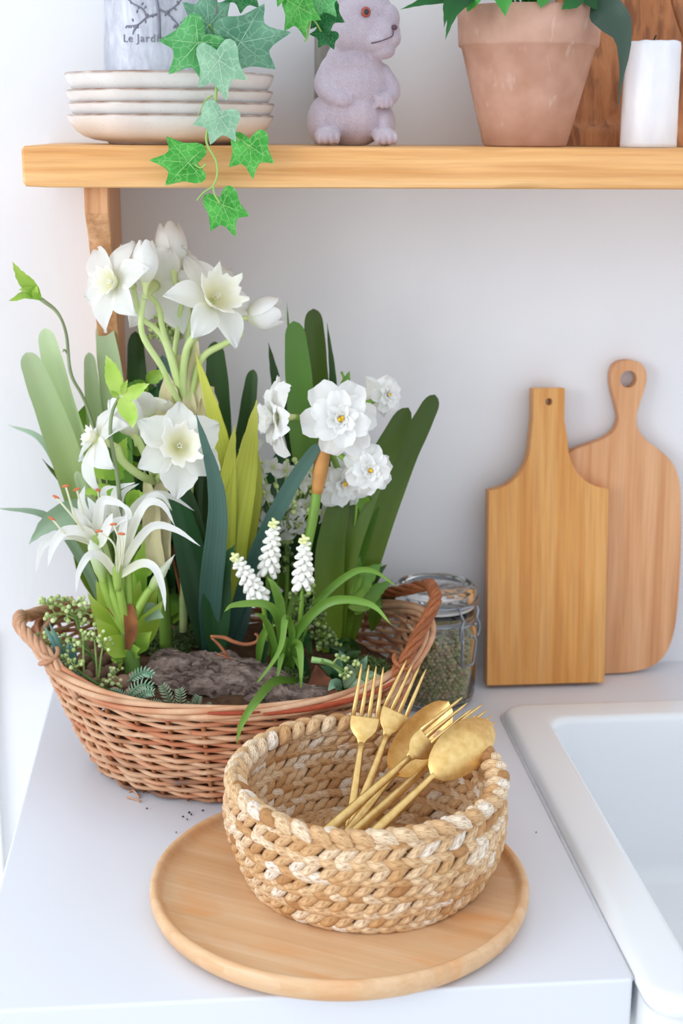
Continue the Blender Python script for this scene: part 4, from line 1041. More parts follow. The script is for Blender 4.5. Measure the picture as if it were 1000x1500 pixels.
# ================================================================== plants in the basket
def LP(lst): return [Y(a, b, d) for a, b, d in lst]
def W3(lst, y0, y1=None):
    """pixel path with depth running from y0 (foot) to y1 (tip)"""
    y1 = y0 if y1 is None else y1; n = len(lst) - 1
    return [Y(a, b, y0 + (y1 - y0) * i / n) for i, (a, b) in enumerate(lst)]
def STRAP(t):
    w_ = smoothl((.55, .85, 1, .99, .86, .64), min(1, t)); e = .95
    return w_ * (sqrt(max(0.0, 1 - ((t - e) / (1 - e)) ** 2)) if t > e else 1) + .004
POINT = (.5, .75, .95, 1, 1, .92, .78, .58, .34, .04); LEAF = (.12, .6, .95, 1, .88, .62, .3, .03)
G_PALE = leafmat('strap_pale', lin((200, 216, 122)), lin((202, 224, 168)), lin((214, 230, 192)), .12, trans=.32)
G_MID = leafmat('strap_mid', lin((128, 164, 52)), lin((98, 146, 60)), lin((106, 154, 72)), .25)
G_DARK = leafmat('strap_dark', lin((60, 86, 34)), lin((52, 88, 38)), lin((72, 108, 54)), .35)
G_OLIVE = leafmat('strap_olive', lin((124, 152, 42)), lin((86, 114, 44)), lin((70, 92, 42)), .35)
G_LIME = leafmat('strap_lime', lin((166, 178, 46)), lin((222, 226, 92)), lin((230, 232, 116)), .3, nstripe=5, trans=.32)
G_TEAL = leafmat('strap_teal', lin((50, 86, 72)), lin((92, 128, 116)), lin((104, 138, 124)), .4, nstripe=6)
G_DEEP = leafmat('strap_deep', lin((34, 68, 34)), lin((44, 94, 50)), lin((66, 118, 70)), .4, nstripe=3)
G_GREY = leafmat('leaf_greygreen', lin((150, 180, 140)), lin((164, 188, 160)), lin((176, 198, 172)), .15)
G_NEON = leafmat('leaf_lime_bright', lin((176, 212, 70)), lin((200, 226, 96)), lin((214, 232, 140)), .08, trans=.4)
G_FRESH = leafmat('leaf_fresh', lin((140, 190, 66)), lin((176, 214, 92)), lin((192, 222, 112)), .2, trans=.3)
G_GRASS = leafmat('grass_green', lin((88, 134, 44)), lin((130, 172, 72)), lin((156, 198, 88)), .3, nstripe=4)
def clump(label, base, group=None, name='strap_leaf_plant'): return thing(name, label, 'plant', base, group)
def strap(par, pts, w, mat, y0, y1=None, **kw):
    kw.setdefault('shape', STRAP); kw.setdefault('thick', .0022); kw.setdefault('fold', .36); kw.setdefault('n', 26)
    return blade(par, W3(pts, y0, y1), w, mat, **kw)
SZ = .087
# --- left pale straps
A = clump('clump of pale green rounded strap leaves at the left back of the basket', Y(168, 925, -.125))
strap(A, [(172, 925), (122, 750), (78, 620), (38, 516)], 46, G_PALE, -.125, -.15, roll=12)
strap(A, [(176, 925), (142, 750), (98, 610), (66, 480)], 42, G_PALE, -.120, -.13, roll=-20)
strap(A, [(170, 920), (152, 720), (138, 610), (130, 516)], 26, G_PALE, -.110, -.11, roll=10)
strap(A, [(180, 925), (178, 720), (168, 590), (152, 468)], 42, G_PALE, -.115, -.10, roll=-18)
strap(A, [(165, 920), (120, 820), (70, 757), (-6, 744)], 15, G_GREY, -.13, -.16, shape=POINT)
strap(A, [(165, 905), (112, 750), (66, 650), (12, 622)], 14, G_GREY, -.10, -.06, shape=POINT)
strap(A, [(160, 742), (110, 748), (70, 768), (42, 797)], 36, G_GREY, -.155, -.19, shape=LEAF, thick=.0008)
strap(A, [(165, 905), (120, 830), (112, 740), (62, 672)], 18, G_OLIVE, -.115, -.13, shape=POINT)
strap(A, [(92, 700), (118, 640), (158, 585), (190, 560)], 46, G_MID, -.09, -.08, shape=LEAF, thick=.0008)
strap(A, [(195, 925), (182, 800), (176, 700), (178, 610)], 40, G_MID, -.12, -.13, shape=STRAP, roll=10)
strap(A, [(175, 930), (158, 840), (135, 760), (112, 690)], 20, G_PALE, -.13, -.15, shape=STRAP)
# --- dark straps behind the tall daffodil
B = clump('clump of dark green strap leaves behind the tall daffodil', Y(270, 900, -.105))
for pts, w, m_, y0, y1 in (([(238, 915), (222, 790), (206, 640), (198, 485)], 36, G_DARK, -.10, -.06), ([(300, 915), (314, 760), (319, 620), (314, 500)], 40, G_DARK, -.12, -.11), ([(318, 915), (340, 760), (358, 640), (371, 541)], 28, G_DARK, -.11, -.10), ([(252, 915), (232, 780), (222, 660), (218, 560)], 34, G_DARK, -.11, -.09),
                           ([(262, 915), (250, 800), (246, 680), (238, 520)], 30, G_TEAL, -.10, -.08), ([(300, 915), (285, 800), (288, 680), (300, 560)], 36, G_DARK, -.10, -.09), ([(328, 915), (352, 820), (392, 730), (420, 660)], 40, G_DEEP, -.12, -.11), ([(250, 915), (262, 830), (268, 760), (262, 690)], 44, G_DEEP, -.10, -.09),
                           ([(310, 915), (300, 840), (268, 780), (238, 742)], 44, G_DEEP, -.10, -.09), ([(330, 918), (380, 850), (420, 800), (440, 770)], 46, G_DEEP, -.11, -.10), ([(225, 915), (205, 830), (192, 760), (188, 690)], 40, G_OLIVE, -.10, -.09), ([(300, 918), (330, 850), (345, 790), (352, 720)], 44, G_DEEP, -.11, -.1)):
    strap(B, pts, w, m_, y0, y1, roll=uni(-25, 25))
# --- middle right straps
C = clump('upright broad green strap leaves behind the double narcissus', Y(472, 930, -.135))
strap(C, [(474, 935), (462, 760), (442, 610), (430, 470)], 46, G_MID, -.135, -.125, roll=10)
strap(C, [(478, 935), (474, 720), (464, 570), (459, 452)], 40, G_OLIVE, -.125, -.10, roll=-8)
strap(C, [(484, 930), (488, 720), (488, 570), (479, 473)], 15, G_DARK, -.12, -.10, shape=POINT)
strap(C, [(452, 930), (436, 640), (426, 530), (420, 444)], 9, G_MID, -.13, -.11, shape=POINT)
strap(C, [(468, 935), (436, 680), (408, 575), (393, 502)], 22, G_DARK, -.12, -.10, shape=POINT)
strap(C, [(482, 940), (470, 870), (468, 790), (486, 690)], 46, G_DARK, -.15, -.14)
# --- right straps
D = clump('broad olive-green strap leaves leaning right over the basket handle', Y(488, 950, -.165))
strap(D, [(489, 955), (494, 860), (528, 740), (598, 597)], 44, G_OLIVE, -.170, -.165, roll=-10)
strap(D, [(505, 950), (535, 830), (583, 690), (637, 578)], 40, G_OLIVE, -.155, -.150, roll=16)
strap(D, [(484, 955), (482, 880), (484, 800), (500, 720)], 44, G_OLIVE, -.175, -.17, roll=5)
strap(D, [(500, 950), (512, 850), (530, 780), (548, 735)], 36, G_MID, -.16, -.15, roll=-14)
# --- yellow green
Ep = clump('yellow-green ribbed strap leaves in the centre of the basket', Y(330, 925, -.175))
strap(Ep, [(328, 925), (330, 790), (322, 650), (286, 516)], 36, G_LIME, -.178, -.175, shape=POINT, fold=.4, roll=8)
strap(Ep, [(332, 925), (342, 790), (360, 690), (376, 586)], 46, G_LIME, -.185, -.185, shape=POINT, fold=.5, roll=-10)
strap(Ep, [(328, 925), (330, 780), (334, 700), (344, 622)], 30, G_LIME, -.182, -.185, shape=POINT, fold=.5)
strap(Ep, [(335, 925), (350, 830), (372, 730), (378, 660)], 30, G_LIME, -.180, -.175, shape=POINT, fold=.4, roll=30)
# --- teal & deep green
Fp = clump('dark teal and deep green sword leaves right of centre front', Y(308, 950, -.20))
strap(Fp, [(305, 955), (309, 860), (318, 730), (287, 605)], 34, G_TEAL, -.205, -.250, shape=POINT, fold=.35)
strap(Fp, [(318, 958), (316, 890), (322, 838), (344, 798)], 42, G_DEEP, -.215, -.215, shape=POINT, fold=.4, roll=10)
strap(Fp, [(304, 950), (288, 850), (268, 760), (247, 698)], 46, G_DEEP, -.195, -.185, shape=POINT, fold=.4, roll=-14)
strap(Fp, [(302, 950), (294, 850), (282, 760), (266, 690)], 34, G_DARK, -.190, -.175, shape=POINT, fold=.4, roll=14)
strap(Fp, [(330, 945), (372, 820), (420, 720), (466, 650)], 26, G_TEAL, -.200, -.212, shape=STRAP, fold=.3, roll=22)
strap(Fp, [(345, 945), (352, 900), (362, 850), (372, 800)], 30, G_TEAL, -.195, -.19, shape=POINT, fold=.3)
# ------------------------------------------------------------------ petals
m = NT('white_petal'); m.set(.55, spec=.2); uv = m.coord('UV'); sp = m.new('ShaderNodeSeparateXYZ'); m.link(uv, sp.inputs[0])
q = m.noise(m.coord('UV', (14, 1.2, 1)), 3, 3)
c = m.ramp(sp.outputs[1], [(0.0, lin((240, 240, 214))), (0.3, lin((248, 248, 244))), (1, lin((250, 250, 250)))])
m.base(c); m.bump(q, .25, .0008); m.translucent(c, .42); M_PET = m.mat
m = NT('cream_corona'); m.set(.55, spec=.2); c = m.ramp(m.attr('rnd'), [(0, lin((240, 236, 190))), (.55, lin((248, 246, 226))), (1, lin((250, 249, 240)))]); m.base(c); m.translucent(c, .25); M_COR = m.mat
m = NT('pale_green_stalk'); m.set(.5, spec=.25); c = m.ramp(m.noise(m.coord(), 30, 3), [(.3, lin((186, 206, 130))), (.7, lin((206, 220, 158)))]); m.base(c); M_PED = m.mat
M_TUBE = plain('flower_tube', lin((206, 216, 150)), .5)
M_STALK = plain('green_stalk', lin((124, 164, 62)), .45, nscale=40, amt=.1)
M_SHEATH = plain('papery_sheath', lin((222, 212, 168)), .7, nscale=60, amt=.08)
M_YEL = plain('yellow_pollen', lin((240, 196, 50)), .7)
M_ORS = plain('orange_sheath', lin((214, 152, 84)), .6, nscale=50, amt=.12)
def petal_mesh(w, bend, seed, tip=1.0, cupx=.25, rnd_=False):
    mb = MB(); n, nu = 13, 8; rows = []
    sh = (.16, .42, .72, .95, 1, .93, .74, .42, .03)
    for i in range(n):
        t = i / (n - 1); hw = w / 2 * (lerpl(sh, t) if tip >= 1 else smoothl((.2, .55, .85, 1, 1, .9, .6) if rnd_ else (.2, .5, .8, 1, .98, .78, .42, .06), t)); row = []
        for j in range(nu + 1):
            u = -1 + 2 * j / nu
            z = .12 * sin(pi * t * .8) + bend * t * t + cupx * hw * (u * u) + .05 * sin(5 * t + 3.1 * u + seed) * t + .035 * sin(8 * u + seed * 2 + 4 * t) * t * t
            row.append(Vector((t + .0 * u, u * hw, z)))
        rows.append(row)
    mb.grid(rows); o = build('tmp', mb, M_PET, base=(0, 0, 0)); me = o.data; bpy.data.objects.remove(o); return me
PET = [petal_mesh(.66, -.18, s) for s in (0.3, 1.7, 3.9)] ; PETW = [petal_mesh(.80, -.10, s, .9) for s in (0.8, 2.9, 5.2)]; PETB = [petal_mesh(.66, -.02, s, .9, .45, True) for s in (0.5, 2.2)]; PETR = [petal_mesh(.84, -.10, s, .9, .25, True) for s in (0.8, 2.9, 5.2)]
def fmat(C, face, roll):
    f = Vector(face).normalized(); up = Vector((0, 0, 1)) if abs(f.z) < .95 else Vector((0, 1, 0)); x = up.cross(f).normalized(); y = f.cross(x)
    M = Matrix(((x.x, y.x, f.x, C.x), (x.y, y.y, f.y, C.y), (x.z, y.z, f.z, C.z), (0, 0, 0, 1)))
    return M @ Matrix.Rotation(radians(roll), 4, 'Z')
def place_petals(par, M, org, meshes, n, R, lift=0, a0=0, z=0.0, r0=.06, var=.1):
    for k in range(n):
        a = 2 * pi * k / n + a0 + uni(-.08, .08); s = R * uni(1 - var, 1 + var)
        ML = M @ Matrix.Rotation(a, 4, 'Z') @ Matrix.Translation((r0 * R, 0, z * R)) @ Matrix.Rotation(-radians(lift + uni(-7, 7)), 4, 'Y') @ Matrix.Diagonal((s, s, s, 1))
        inst('petal', meshes[random.randrange(len(meshes))], par, Matrix.Translation(-org) @ ML)
def face_px(C, dx, dy, toward):
    """direction mixing image-plane offsets with the view towards the camera"""
    return (R_ * dx - U_ * dy + tocam(C) * toward).normalized()
def daffodil(par, px, py, y, R, face, roll=0, corona=1.0, lift=0, n=6, wide=False):
    C = Y(px, py, y); R = R * mpp(C); f = face_px(C, *face); M = fmat(C, f, roll); org = ORG[par.name]
    mb = MB(); nn = 40; prof = ((.07, .0, 0.0), (.13, .05, .15), (.20, .15, .4), (.27, .28, .7), (.33, .38, .9), (.39, .43, 1.0), (.375, .428, 1.0), (.31, .36, .8), (.24, .25, .5), (.17, .14, .25), (.05, .03, 0.0))
    for i, (r, z, q) in enumerate(prof):
        for k in range(nn):
            a = 2 * pi * k / nn; fr_ = (q ** 2) * (.10 * sin(a * 6 + 1) + .08 * sin(a * 13 + i * .02)); 
            mb.vert(M @ Vector(((r + fr_ * .5) * corona * R * cos(a), (r + fr_ * .5) * corona * R * sin(a), (z + fr_ * .6) * corona * R)), (k / nn, q), q)
    for i in range(len(prof) - 1):
        for k in range(nn): mb.face((i * nn + k, i * nn + (k + 1) % nn, (i + 1) * nn + (k + 1) % nn, (i + 1) * nn + k), 0)
    mb.tube([M @ Vector((0, 0, .03 * R)), M @ Vector((0, 0, -.12 * R)), M @ Vector((0, 0, -.40 * R)), M @ Vector((0, 0, -.55 * R))], [.13 * R, .10 * R, .075 * R, .07 * R], 10, m=1)
    for k in range(5): mb.tube([M @ Vector((0, 0, .03 * R)), M @ Vector((.05 * R * cos(k * 1.26), .05 * R * sin(k * 1.26), .26 * R * corona))], [.012 * R, .022 * R], 5, m=2)
    fl = build('flower', mb, [M_COR, M_TUBE, M_COR], par)
    place_petals(fl, M, org, PETW if wide else PET, n, R, lift, radians(roll))
    return M @ Vector((0, 0, -.5 * R))
def bud(par, px, py, y, L, axis, open_=0.25, wd=.42, n=5):
    C = Y(px, py, y); L = L * mpp(C); f = face_px(C, *axis); M = fmat(C - f * (L * .5), f, uni(0, 90))
    fl = None
    for k in range(n):
        mb = MB(); rows = []
        for i in range(10):
            t = i / 9; row = []
            r = wd * L * .5 * (sin(pi * min(1, .08 + t * .86)) ** .8 * (1 - .1 * t) + open_ * t ** 3 * .8) * (1 + .06 * (k % 2))
            for j in range(8):
                u = -1 + 2 * j / 7; a = 2 * pi * k / n + u * (1.15 * (1 - .55 * t ** 4)) + .25 * t
                row.append(M @ Vector((r * cos(a) * (1 + .05 * u), r * sin(a) * (1 + .05 * u), L * (t - .10 * abs(u) ** 3 * t))))
            rows.append(row)
        mb.grid(rows)
        if fl is None:
            mb2 = MB(); mb2.tube([M @ Vector((0, 0, -.32 * L)), M @ Vector((0, 0, -.1 * L)), M @ Vector((0, 0, .08 * L)), M @ Vector((0, 0, .5 * L))], [.045 * L, .07 * L, .15 * L, .14 * L], 10)
            fl = build('flower_bud', mb2, M_TUBE, par)
        build('petal', mb, M_PET, fl)
    return M @ Vector((0, 0, -.3 * L))
def stalk(par, pts, r, mat=M_PED, name='flower_stalk', n=20, nn=8): return build(name, MB().tube(catmull(pts, n), r, nn), mat, par)
def sheath(par, pts, w, mat=M_SHEATH, roll=0, name='sheath', fold=.5): return blade(par, pts, w, mat, name, shape=(.7, .95, 1, .9, .6, .15), fold=fold, roll=roll, wave=.15)
# ------------------------------------------------------------------ tall daffodil
T = thing('daffodil', 'tall many-flowered white daffodil with a papery sheath', 'flower', Y(268, 920, -.165))
yt = -.165
node = Y(274, 612, yt)
stalk(T, [Y(268, 925, yt), Y(270, 820, yt), Y(276, 700, yt), Y(274, 600, yt)], [0.00396, 0.00446, 0.00504, 0.00540])
for a, b, w, rl in (((260, 636), (244, 548), 52, -20), ((292, 636), (310, 566), 48, 25), ((272, 640), (262, 520), 42, 10), ((282, 638), (288, 500), 38, 0)):
    sheath(T, [Y(275, 668, yt - .006), Y(a[0], a[1], yt - .008), Y((a[0] + b[0]) / 2, (a[1] + b[1]) / 2 + 4, yt - .004), Y(b[0], b[1], yt + .002)], w, roll=rl)
j = daffodil(T, 170, 414, -.185, 68, (-.62, -.12, .68), 10, .85); stalk(T, [node, Y(245, 510, -.17), Y(228, 482, -.172), Y(205, 462, -.175), j], [0.00302, 0.00259, 0.00216])
j = daffodil(T, 226, 418, -.155, 70, (.25, -.35, -.85), 0, .8, -4); stalk(T, [node, Y(258, 540, -.17), Y(240, 490, -.172), Y(232, 450, -.172), j], [0.00302, 0.00274, 0.00230])
j = bud(T, 213, 383, -.195, 62, (.0, -1, .12), .35, .62); stalk(T, [node, Y(252, 570, -.18), Y(236, 536, -.188), Y(208, 488, -.195), Y(210, 440, -.195), j], [0.00274, 0.00245, 0.00288, 0.00245, 0.00302], n=26)
j = bud(T, 250, 362, -.15, 70, (-.12, -1, -.1), .5, .66); stalk(T, [node, Y(274, 530, -.16), Y(276, 470, -.155), Y(272, 420, -.15), j], [0.00288, 0.00245])
daffodil(T, 262, 384, -.142, 40, (.35, -.5, -.5), 30, .4)
j = daffodil(T, 309, 442, -.185, 72, (.42, -.40, .74), 22, 1.25, 2); stalk(T, [node, Y(268, 570, -.172), Y(272, 515, -.178), Y(288, 485, -.18), j], [0.00317, 0.00331, 0.00288], n=24)
j = bud(T, 388, 459, -.175, 52, (.95, -.22, .15), .7, .86); stalk(T, [node, Y(284, 560, -.168), Y(298, 522, -.17), Y(330, 503, -.172), Y(352, 490, -.174), j], [0.00317, 0.00317, 0.00259], n=24)
stalk(T, [node, Y(276, 540, -.158), Y(288, 490, -.155), Y(296, 460, -.165)], [0.00288, 0.00216]); stalk(T, [node, Y(256, 540, -.158), Y(262, 470, -.155), Y(268, 440, -.155)], [0.00288, 0.00216])
# ------------------------------------------------------------------ left daffodil
Lf = thing('daffodil', 'shorter white daffodil with large open bloom at the left', 'flower', Z(243, 952, .092))
yl = Z(243, 952, .092).y
stalk(Lf, [Z(243, 955, .090), Y(240, 880, yl), Y(232, 820, yl), Y(230, 720, yl), Y(228, 690, yl)], [.0060, .0056, .0052, .006, .0045], M_STALK)
sheath(Lf, [Y(233, 835, yl - .004), Y(228, 790, yl - .008), Y(236, 740, yl - .008), Y(240, 690, yl - .006)], 44); sheath(Lf, [Y(233, 835, yl - .006), Y(224, 790, yl - .009), Y(222, 740, yl - .008), Y(212, 695, yl - .006)], 30, roll=-20)
nd = Y(229, 705, yl)
j = daffodil(Lf, 259, 655, -.225, 66, (.22, -.12, .95), 12, 1.2, 0, wide=True); stalk(Lf, [nd, Y(240, 690, -.215), j], .0036)
j = daffodil(Lf, 142, 643, -.215, 66, (-.76, -.3, .42), 20, .6, -8); stalk(Lf, [nd, Y(208, 698, -.20), Y(180, 676, -.212), j], [.004, .0034])
j = daffodil(Lf, 224, 612, -.165, 50, (.1, -.75, -.6), 0, .6, wide=True); stalk(Lf, [nd, Y(226, 660, -.18), j], .0034)
j = bud(Lf, 185, 608, -.19, 60, (-.35, -.9, .1), .6, .75); stalk(Lf, [nd, Y(214, 670, -.195), Y(200, 640, -.192), j], .0034)
# ------------------------------------------------------------------ double narcissus
Nn = thing('double_narcissus', 'white double narcissus with yellow-centred ruffled blooms', 'flower', Y(425, 915, -.2))
yn = -.205
stalk(Nn, [Y(424, 918, yn), Y(438, 850, yn), Y(458, 760, yn), Y(466, 700, yn)], [.0050, .0048, .0046, .0046], M_STALK)
build('orange_sheath', MB().tube(catmull([Y(464, 722, yn), Y(469, 690, yn), Y(474, 655, yn), Y(478, 630, yn)], 10), [.0050, .0070, .0068, .003], 10), M_ORS, Nn)
nd2 = Y(476, 645, yn)
def double(par, px, py, y, R, face, roll=0, core=True):
    C = Y(px, py, y); R = R * mpp(C); f = face_px(C, *face); M = fmat(C, f, roll); org = ORG[par.name]
    mb = MB(); mb.tube([M @ Vector((0, 0, .02 * R)), M @ Vector((0, 0, -.15 * R)), M @ Vector((0, 0, -.5 * R))], [.14 * R, .10 * R, .07 * R], 10)
    for k in range(9): mb.ball(M @ Vector((uni(-.07, .07) * R, uni(-.07, .07) * R, uni(.16, .30) * R)), .05 * R, 6, 5, m=1)
    fl = build('flower', mb, [M_TUBE, M_YEL], par)
    place_petals(fl, M, org, PETR, 6, R * .98, -2, 0, 0); place_petals(fl, M, org, PETR, 6, R * .74, 20, .5, .05)
    place_petals(fl, M, org, PETB, 6, R * .54, 40, .2, .08); place_petals(fl, M, org, PETB, 5, R * .38, 60, .6, .08)
    return M @ Vector((0, 0, -.45 * R))
j = double(Nn, 498, 614, -.222, 54, (.05, -.05, 1), 8); stalk(Nn, [nd2, Y(482, 632, -.208), j], .0036)
j = double(Nn, 408, 612, -.205, 56, (-.92, .05, .3), 0); stalk(Nn, [nd2, Y(462, 622, -.20), Y(440, 614, -.20), j], .0034, M_STALK)
j = double(Nn, 566, 578, -.19, 27, (.62, -.05, .75), 0); stalk(Nn, [nd2, Y(510, 600, -.195), Y(545, 588, -.192), j], .0026, M_STALK)
daffodil(Nn, 552, 578, -.18, 30, (.3, -.1, -.7), 0, .3)
j = double(Nn, 540, 689, -.225, 37, (.25, .05, .95), 20); stalk(Nn, [nd2, Y(505, 672, -.215), j], .003, M_STALK)
j = double(Nn, 503, 705, -.175, 42, (.2, .25, .6), 40); stalk(Nn, [nd2, Y(490, 675, -.19), j], .003, M_STALK)
# ------------------------------------------------------------------ spider lily
SL = thing('spider_lily', 'white spider lily with long curling petals and orange anthers', 'flower', Z(196, 990, .092))
ys = Z(196, 990, .092).y
stalk(SL, [Z(196, 995, .088), Y(192, 960, ys), Y(186, 925, ys)], [.0075, .0070, .0062], plain('lily_stem', lin((104, 142, 64)), .5, nscale=40), 'stem', 10, 12)
M_RUST = plain('dry_bract', lin((150, 92, 48)), .8, nscale=90, amt=.3, bump=.4)
blade(SL, [Y(186, 952, ys - .008), Y(192, 925, ys - .009), Y(190, 898, ys - .007), Y(192, 885, ys - .005)], 20, M_RUST, 'bract', shape=(.3, .9, 1, .8, .3), fold=.5)
blade(SL, [Y(178, 920, ys), Y(168, 902, ys - .003), Y(154, 888, ys - .004)], 6, M_RUST, 'bract', shape=LEAF)
n0 = Y(187, 930, ys)
M_SPED = plain('lily_pedicel', lin((150, 182, 76)), .45, nscale=40, amt=.1)
M_LILT = leafmat('lily_tube', lin((170, 200, 96)), lin((240, 246, 226)), lin((248, 250, 246)), .05, trans=.25, var=.02)
stalk(SL, [n0, Y(166, 895, ys), Y(154, 862, ys - .004), Y(150, 845, ys - .006)], [.0042, .0038], M_SPED)
stalk(SL, [n0, Y(172, 890, ys - .004), Y(150, 820, ys), Y(140, 800, ys)], [.0042, .0038], M_SPED)
stalk(SL, [n0, Y(180, 890, ys - .006), Y(172, 850, ys - .008)], [.0042, .0036], M_SPED)
stalk(SL, [n0, Y(189, 890, ys), Y(187, 840, ys), Y(184, 800, ys + .004)], [.0042, .0036], M_SPED)
stalk(SL, [n0, Y(198, 900, ys - .002), Y(214, 872, ys - .004), Y(222, 862, ys - .004)], [.0042, .0038], M_SPED)
LIL = (.55, .9, 1, 1, .95, .9, .8, .62, .35, .05)
def lily(base, y, petals, w, stam=()):
    C = Y(*base, y)
    fl = build('flower', MB().tube(catmull([C + Vector((0, 0, -.012)), C, C + Vector((0, 0, .012))], 6), [.0032, .0046, .0052], 10), M_LILT, SL)
    for pts, d in petals:
        P = [C] + [Y(a, b, y + d * (i + 1) / len(pts)) for i, (a, b) in enumerate(pts)]
        blade(fl, P, w, M_PET, 'petal', n=20, nu=4, shape=LIL, fold=.45, roll=uni(-25, 25), thick=.0012)
    for pts, d in stam:
        P = catmull([C] + [Y(a, b, y + d) for a, b in pts], 10)
        s = build('stamen', MB().tube(P, .0009, 5), M_PET, fl)
        build('anther', MB().ball(P[-1], (.0034, .0011, .0013), 8, 6, Matrix.Rotation(uni(-.6, .6), 3, 'Y')), M_ANT, s)
M_ANT = plain('orange_anther', lin((206, 116, 74)), .8)
lily((172, 846), ys - .010, [([(152, 818), (132, 812), (116, 836), (111, 868)], -.03), ([(205, 826), (226, 832), (238, 862), (242, 895)], -.035), ([(196, 800), (224, 770), (258, 776), (293, 800)], -.01), ([(194, 776), (214, 738), (238, 740), (256, 770)], .0), ([(186, 780), (188, 750), (176, 735)], .01), ([(178, 790), (182, 765), (186, 752)], -.01)], 13,
     [([(168, 800), (145, 778)], -.02), ([(176, 800), (166, 768)], -.02), ([(180, 805), (178, 782)], -.022)])
lily((140, 800), ys - .004, [([(122, 785), (90, 784), (62, 800), (52, 840)], -.02), ([(128, 780), (95, 778), (78, 800), (70, 830)], -.03), ([(128, 760), (120, 735), (124, 712)], .0), ([(142, 770), (148, 735), (170, 735), (190, 748)], -.01), ([(136, 770), (136, 745), (128, 728)], .0), ([(150, 790), (160, 765), (165, 752)], -.02), ([(146, 775), (150, 748), (158, 730)], .0), ([(130, 775), (112, 752), (104, 742)], -.01), ([(150, 785), (170, 765), (192, 758)], -.015)], 16,
     [([(112, 760), (96, 712)], -.01), ([(105, 755), (82, 728)], -.015), ([(122, 750), (112, 717)], -.005), ([(100, 785), (76, 760)], -.015)])
lily((186, 800), ys + .006, [([(168, 740), (172, 716), (198, 707)], .0), ([(158, 745), (152, 718), (172, 712)], .0), ([(200, 760), (220, 728), (238, 728), (252, 748)], .0), ([(176, 750), (180, 722), (204, 708)], .005), ([(192, 750), (222, 724), (252, 728), (284, 748)], .02)], 11, [([(150, 750), (143, 718)], .0)])
# spiky bud and white tube
blade(SL, [Y(221, 864, ys - .004), Y(236, 840, ys - .006), Y(256, 812, ys - .008)], 16, M_LILT, 'flower_bud', shape=(.7, 1, .9, .5, .04), thick=.006, fold=.1)
blade(SL, [Y(151, 850, ys - .006), Y(142, 815, ys - .008), Y(132, 790, ys - .006)], 22, M_LILT, 'flower_bud', shape=(.5, .9, 1, .8, .3), thick=.008, fold=.1)
# lime leaves round the lily foot
Lm = thing('lime_foliage', 'bright lime-green rounded foliage around the spider lily stem', 'plant', Z(180, 965, .09))
for a, b, w, mt, dy in (((186, 960), (128, 868), 30, G_NEON, 0), ((180, 965), (140, 905), 34, G_NEON, -.01), ((188, 960), (150, 935), 34, G_NEON, -.02), ((200, 955), (238, 880), 36, G_NEON, .0), ((196, 960), (222, 925), 30, G_FRESH, -.015), ((192, 965), (205, 950), 26, G_FRESH, -.02), ((180, 970), (168, 972), 24, G_FRESH, -.02), ((190, 940), (205, 850), 36, G_NEON, .012), ((196, 930), (186, 800), 34, G_FRESH, .015),
                         ((206, 930), (232, 850), 34, G_NEON, .012), ((176, 930), (140, 850), 30, G_NEON, .01), ((200, 900), (212, 790), 30, G_FRESH, .02), ((186, 900), (165, 830), 30, G_NEON, .02), ((210, 900), (240, 905), 32, G_GREY, -.004)):
    dy += .016
    P = [Y(*a, ys + dy), Y((a[0] + b[0]) / 2 - 3, (a[1] + b[1]) / 2 - 4, ys + dy - .004), Y(*b, ys + dy - .012)]
    blade(Lm, P, w, mt, shape=LEAF, fold=.3, roll=uni(-25, 25), n=12)
# ------------------------------------------------------------------ leafy twigs
M_TWG = plain('green_twig', lin((140, 156, 112)), .6, nscale=60, amt=.15)
G_VAR = leafmat('leaf_variegated', lin((196, 222, 116)), lin((170, 212, 84)), lin((214, 232, 150)), .25, trans=.3)
def serr(par, pts, y0, w, mat, y1=None, roll=0): return blade(par, W3(pts, y0, y1), w, mat, shape=(.08, .45, .62, .9, .86, 1, .9, .92, .7, .72, .45, .4, .15, .02), fold=.3, roll=roll, n=22, wave=.08)
tw = thing('leafy_twig', 'thin twig arching up at far left with a small leaf tuft', 'plant', Y(175, 900, -.13))
stalk(tw, [Y(178, 905, -.13), Y(160, 720, -.13), Y(128, 598, -.135), Y(104, 548, -.14), Y(97, 490, -.14), Y(84, 458, -.14), Y(60, 438, -.14)], [.0018, .0014, .0016, .0013, .0020], M_TWG, 'stem', 40, 6)
for pts, w in (([(60, 440), (44, 420), (30, 404), (18, 383)], 22), ([(58, 438), (36, 432), (24, 437), (12, 441)], 11), ([(60, 438), (52, 430), (54, 418)], 13), ([(56, 436), (44, 425), (27, 424)], 12)): serr(tw, pts, -.142, w, G_FRESH, -.15)
stalk(tw, [Y(100, 520, -.14), Y(94, 512, -.142), Y(92, 516, -.143)], [.0012, .0004], M_TWG, 'stem', 6, 5)
tw = thing('leafy_twig', 'green twig with pale-edged leaves in front of the daffodils', 'plant', Y(180, 900, -.225))
stalk(tw, [Y(192, 905, -.215), Y(180, 790, -.22), Y(172, 700, -.23), Y(162, 640, -.235), Y(164, 605, -.235), Y(174, 582, -.235)], [.0022, .0018, .0014], M_TWG, 'stem', 30, 7)
for pts, w, r in (([(176, 580), (168, 560), (162, 538), (155, 520)], 26, 0), ([(178, 578), (192, 576), (205, 568), (219, 562)], 22, 10), ([(176, 582), (184, 595), (192, 612), (194, 628)], 28, 0), ([(178, 578), (182, 566), (187, 556)], 10, 0), ([(174, 582), (160, 572)], 10, 0)): serr(tw, pts, -.237, w, G_VAR, -.245, r)
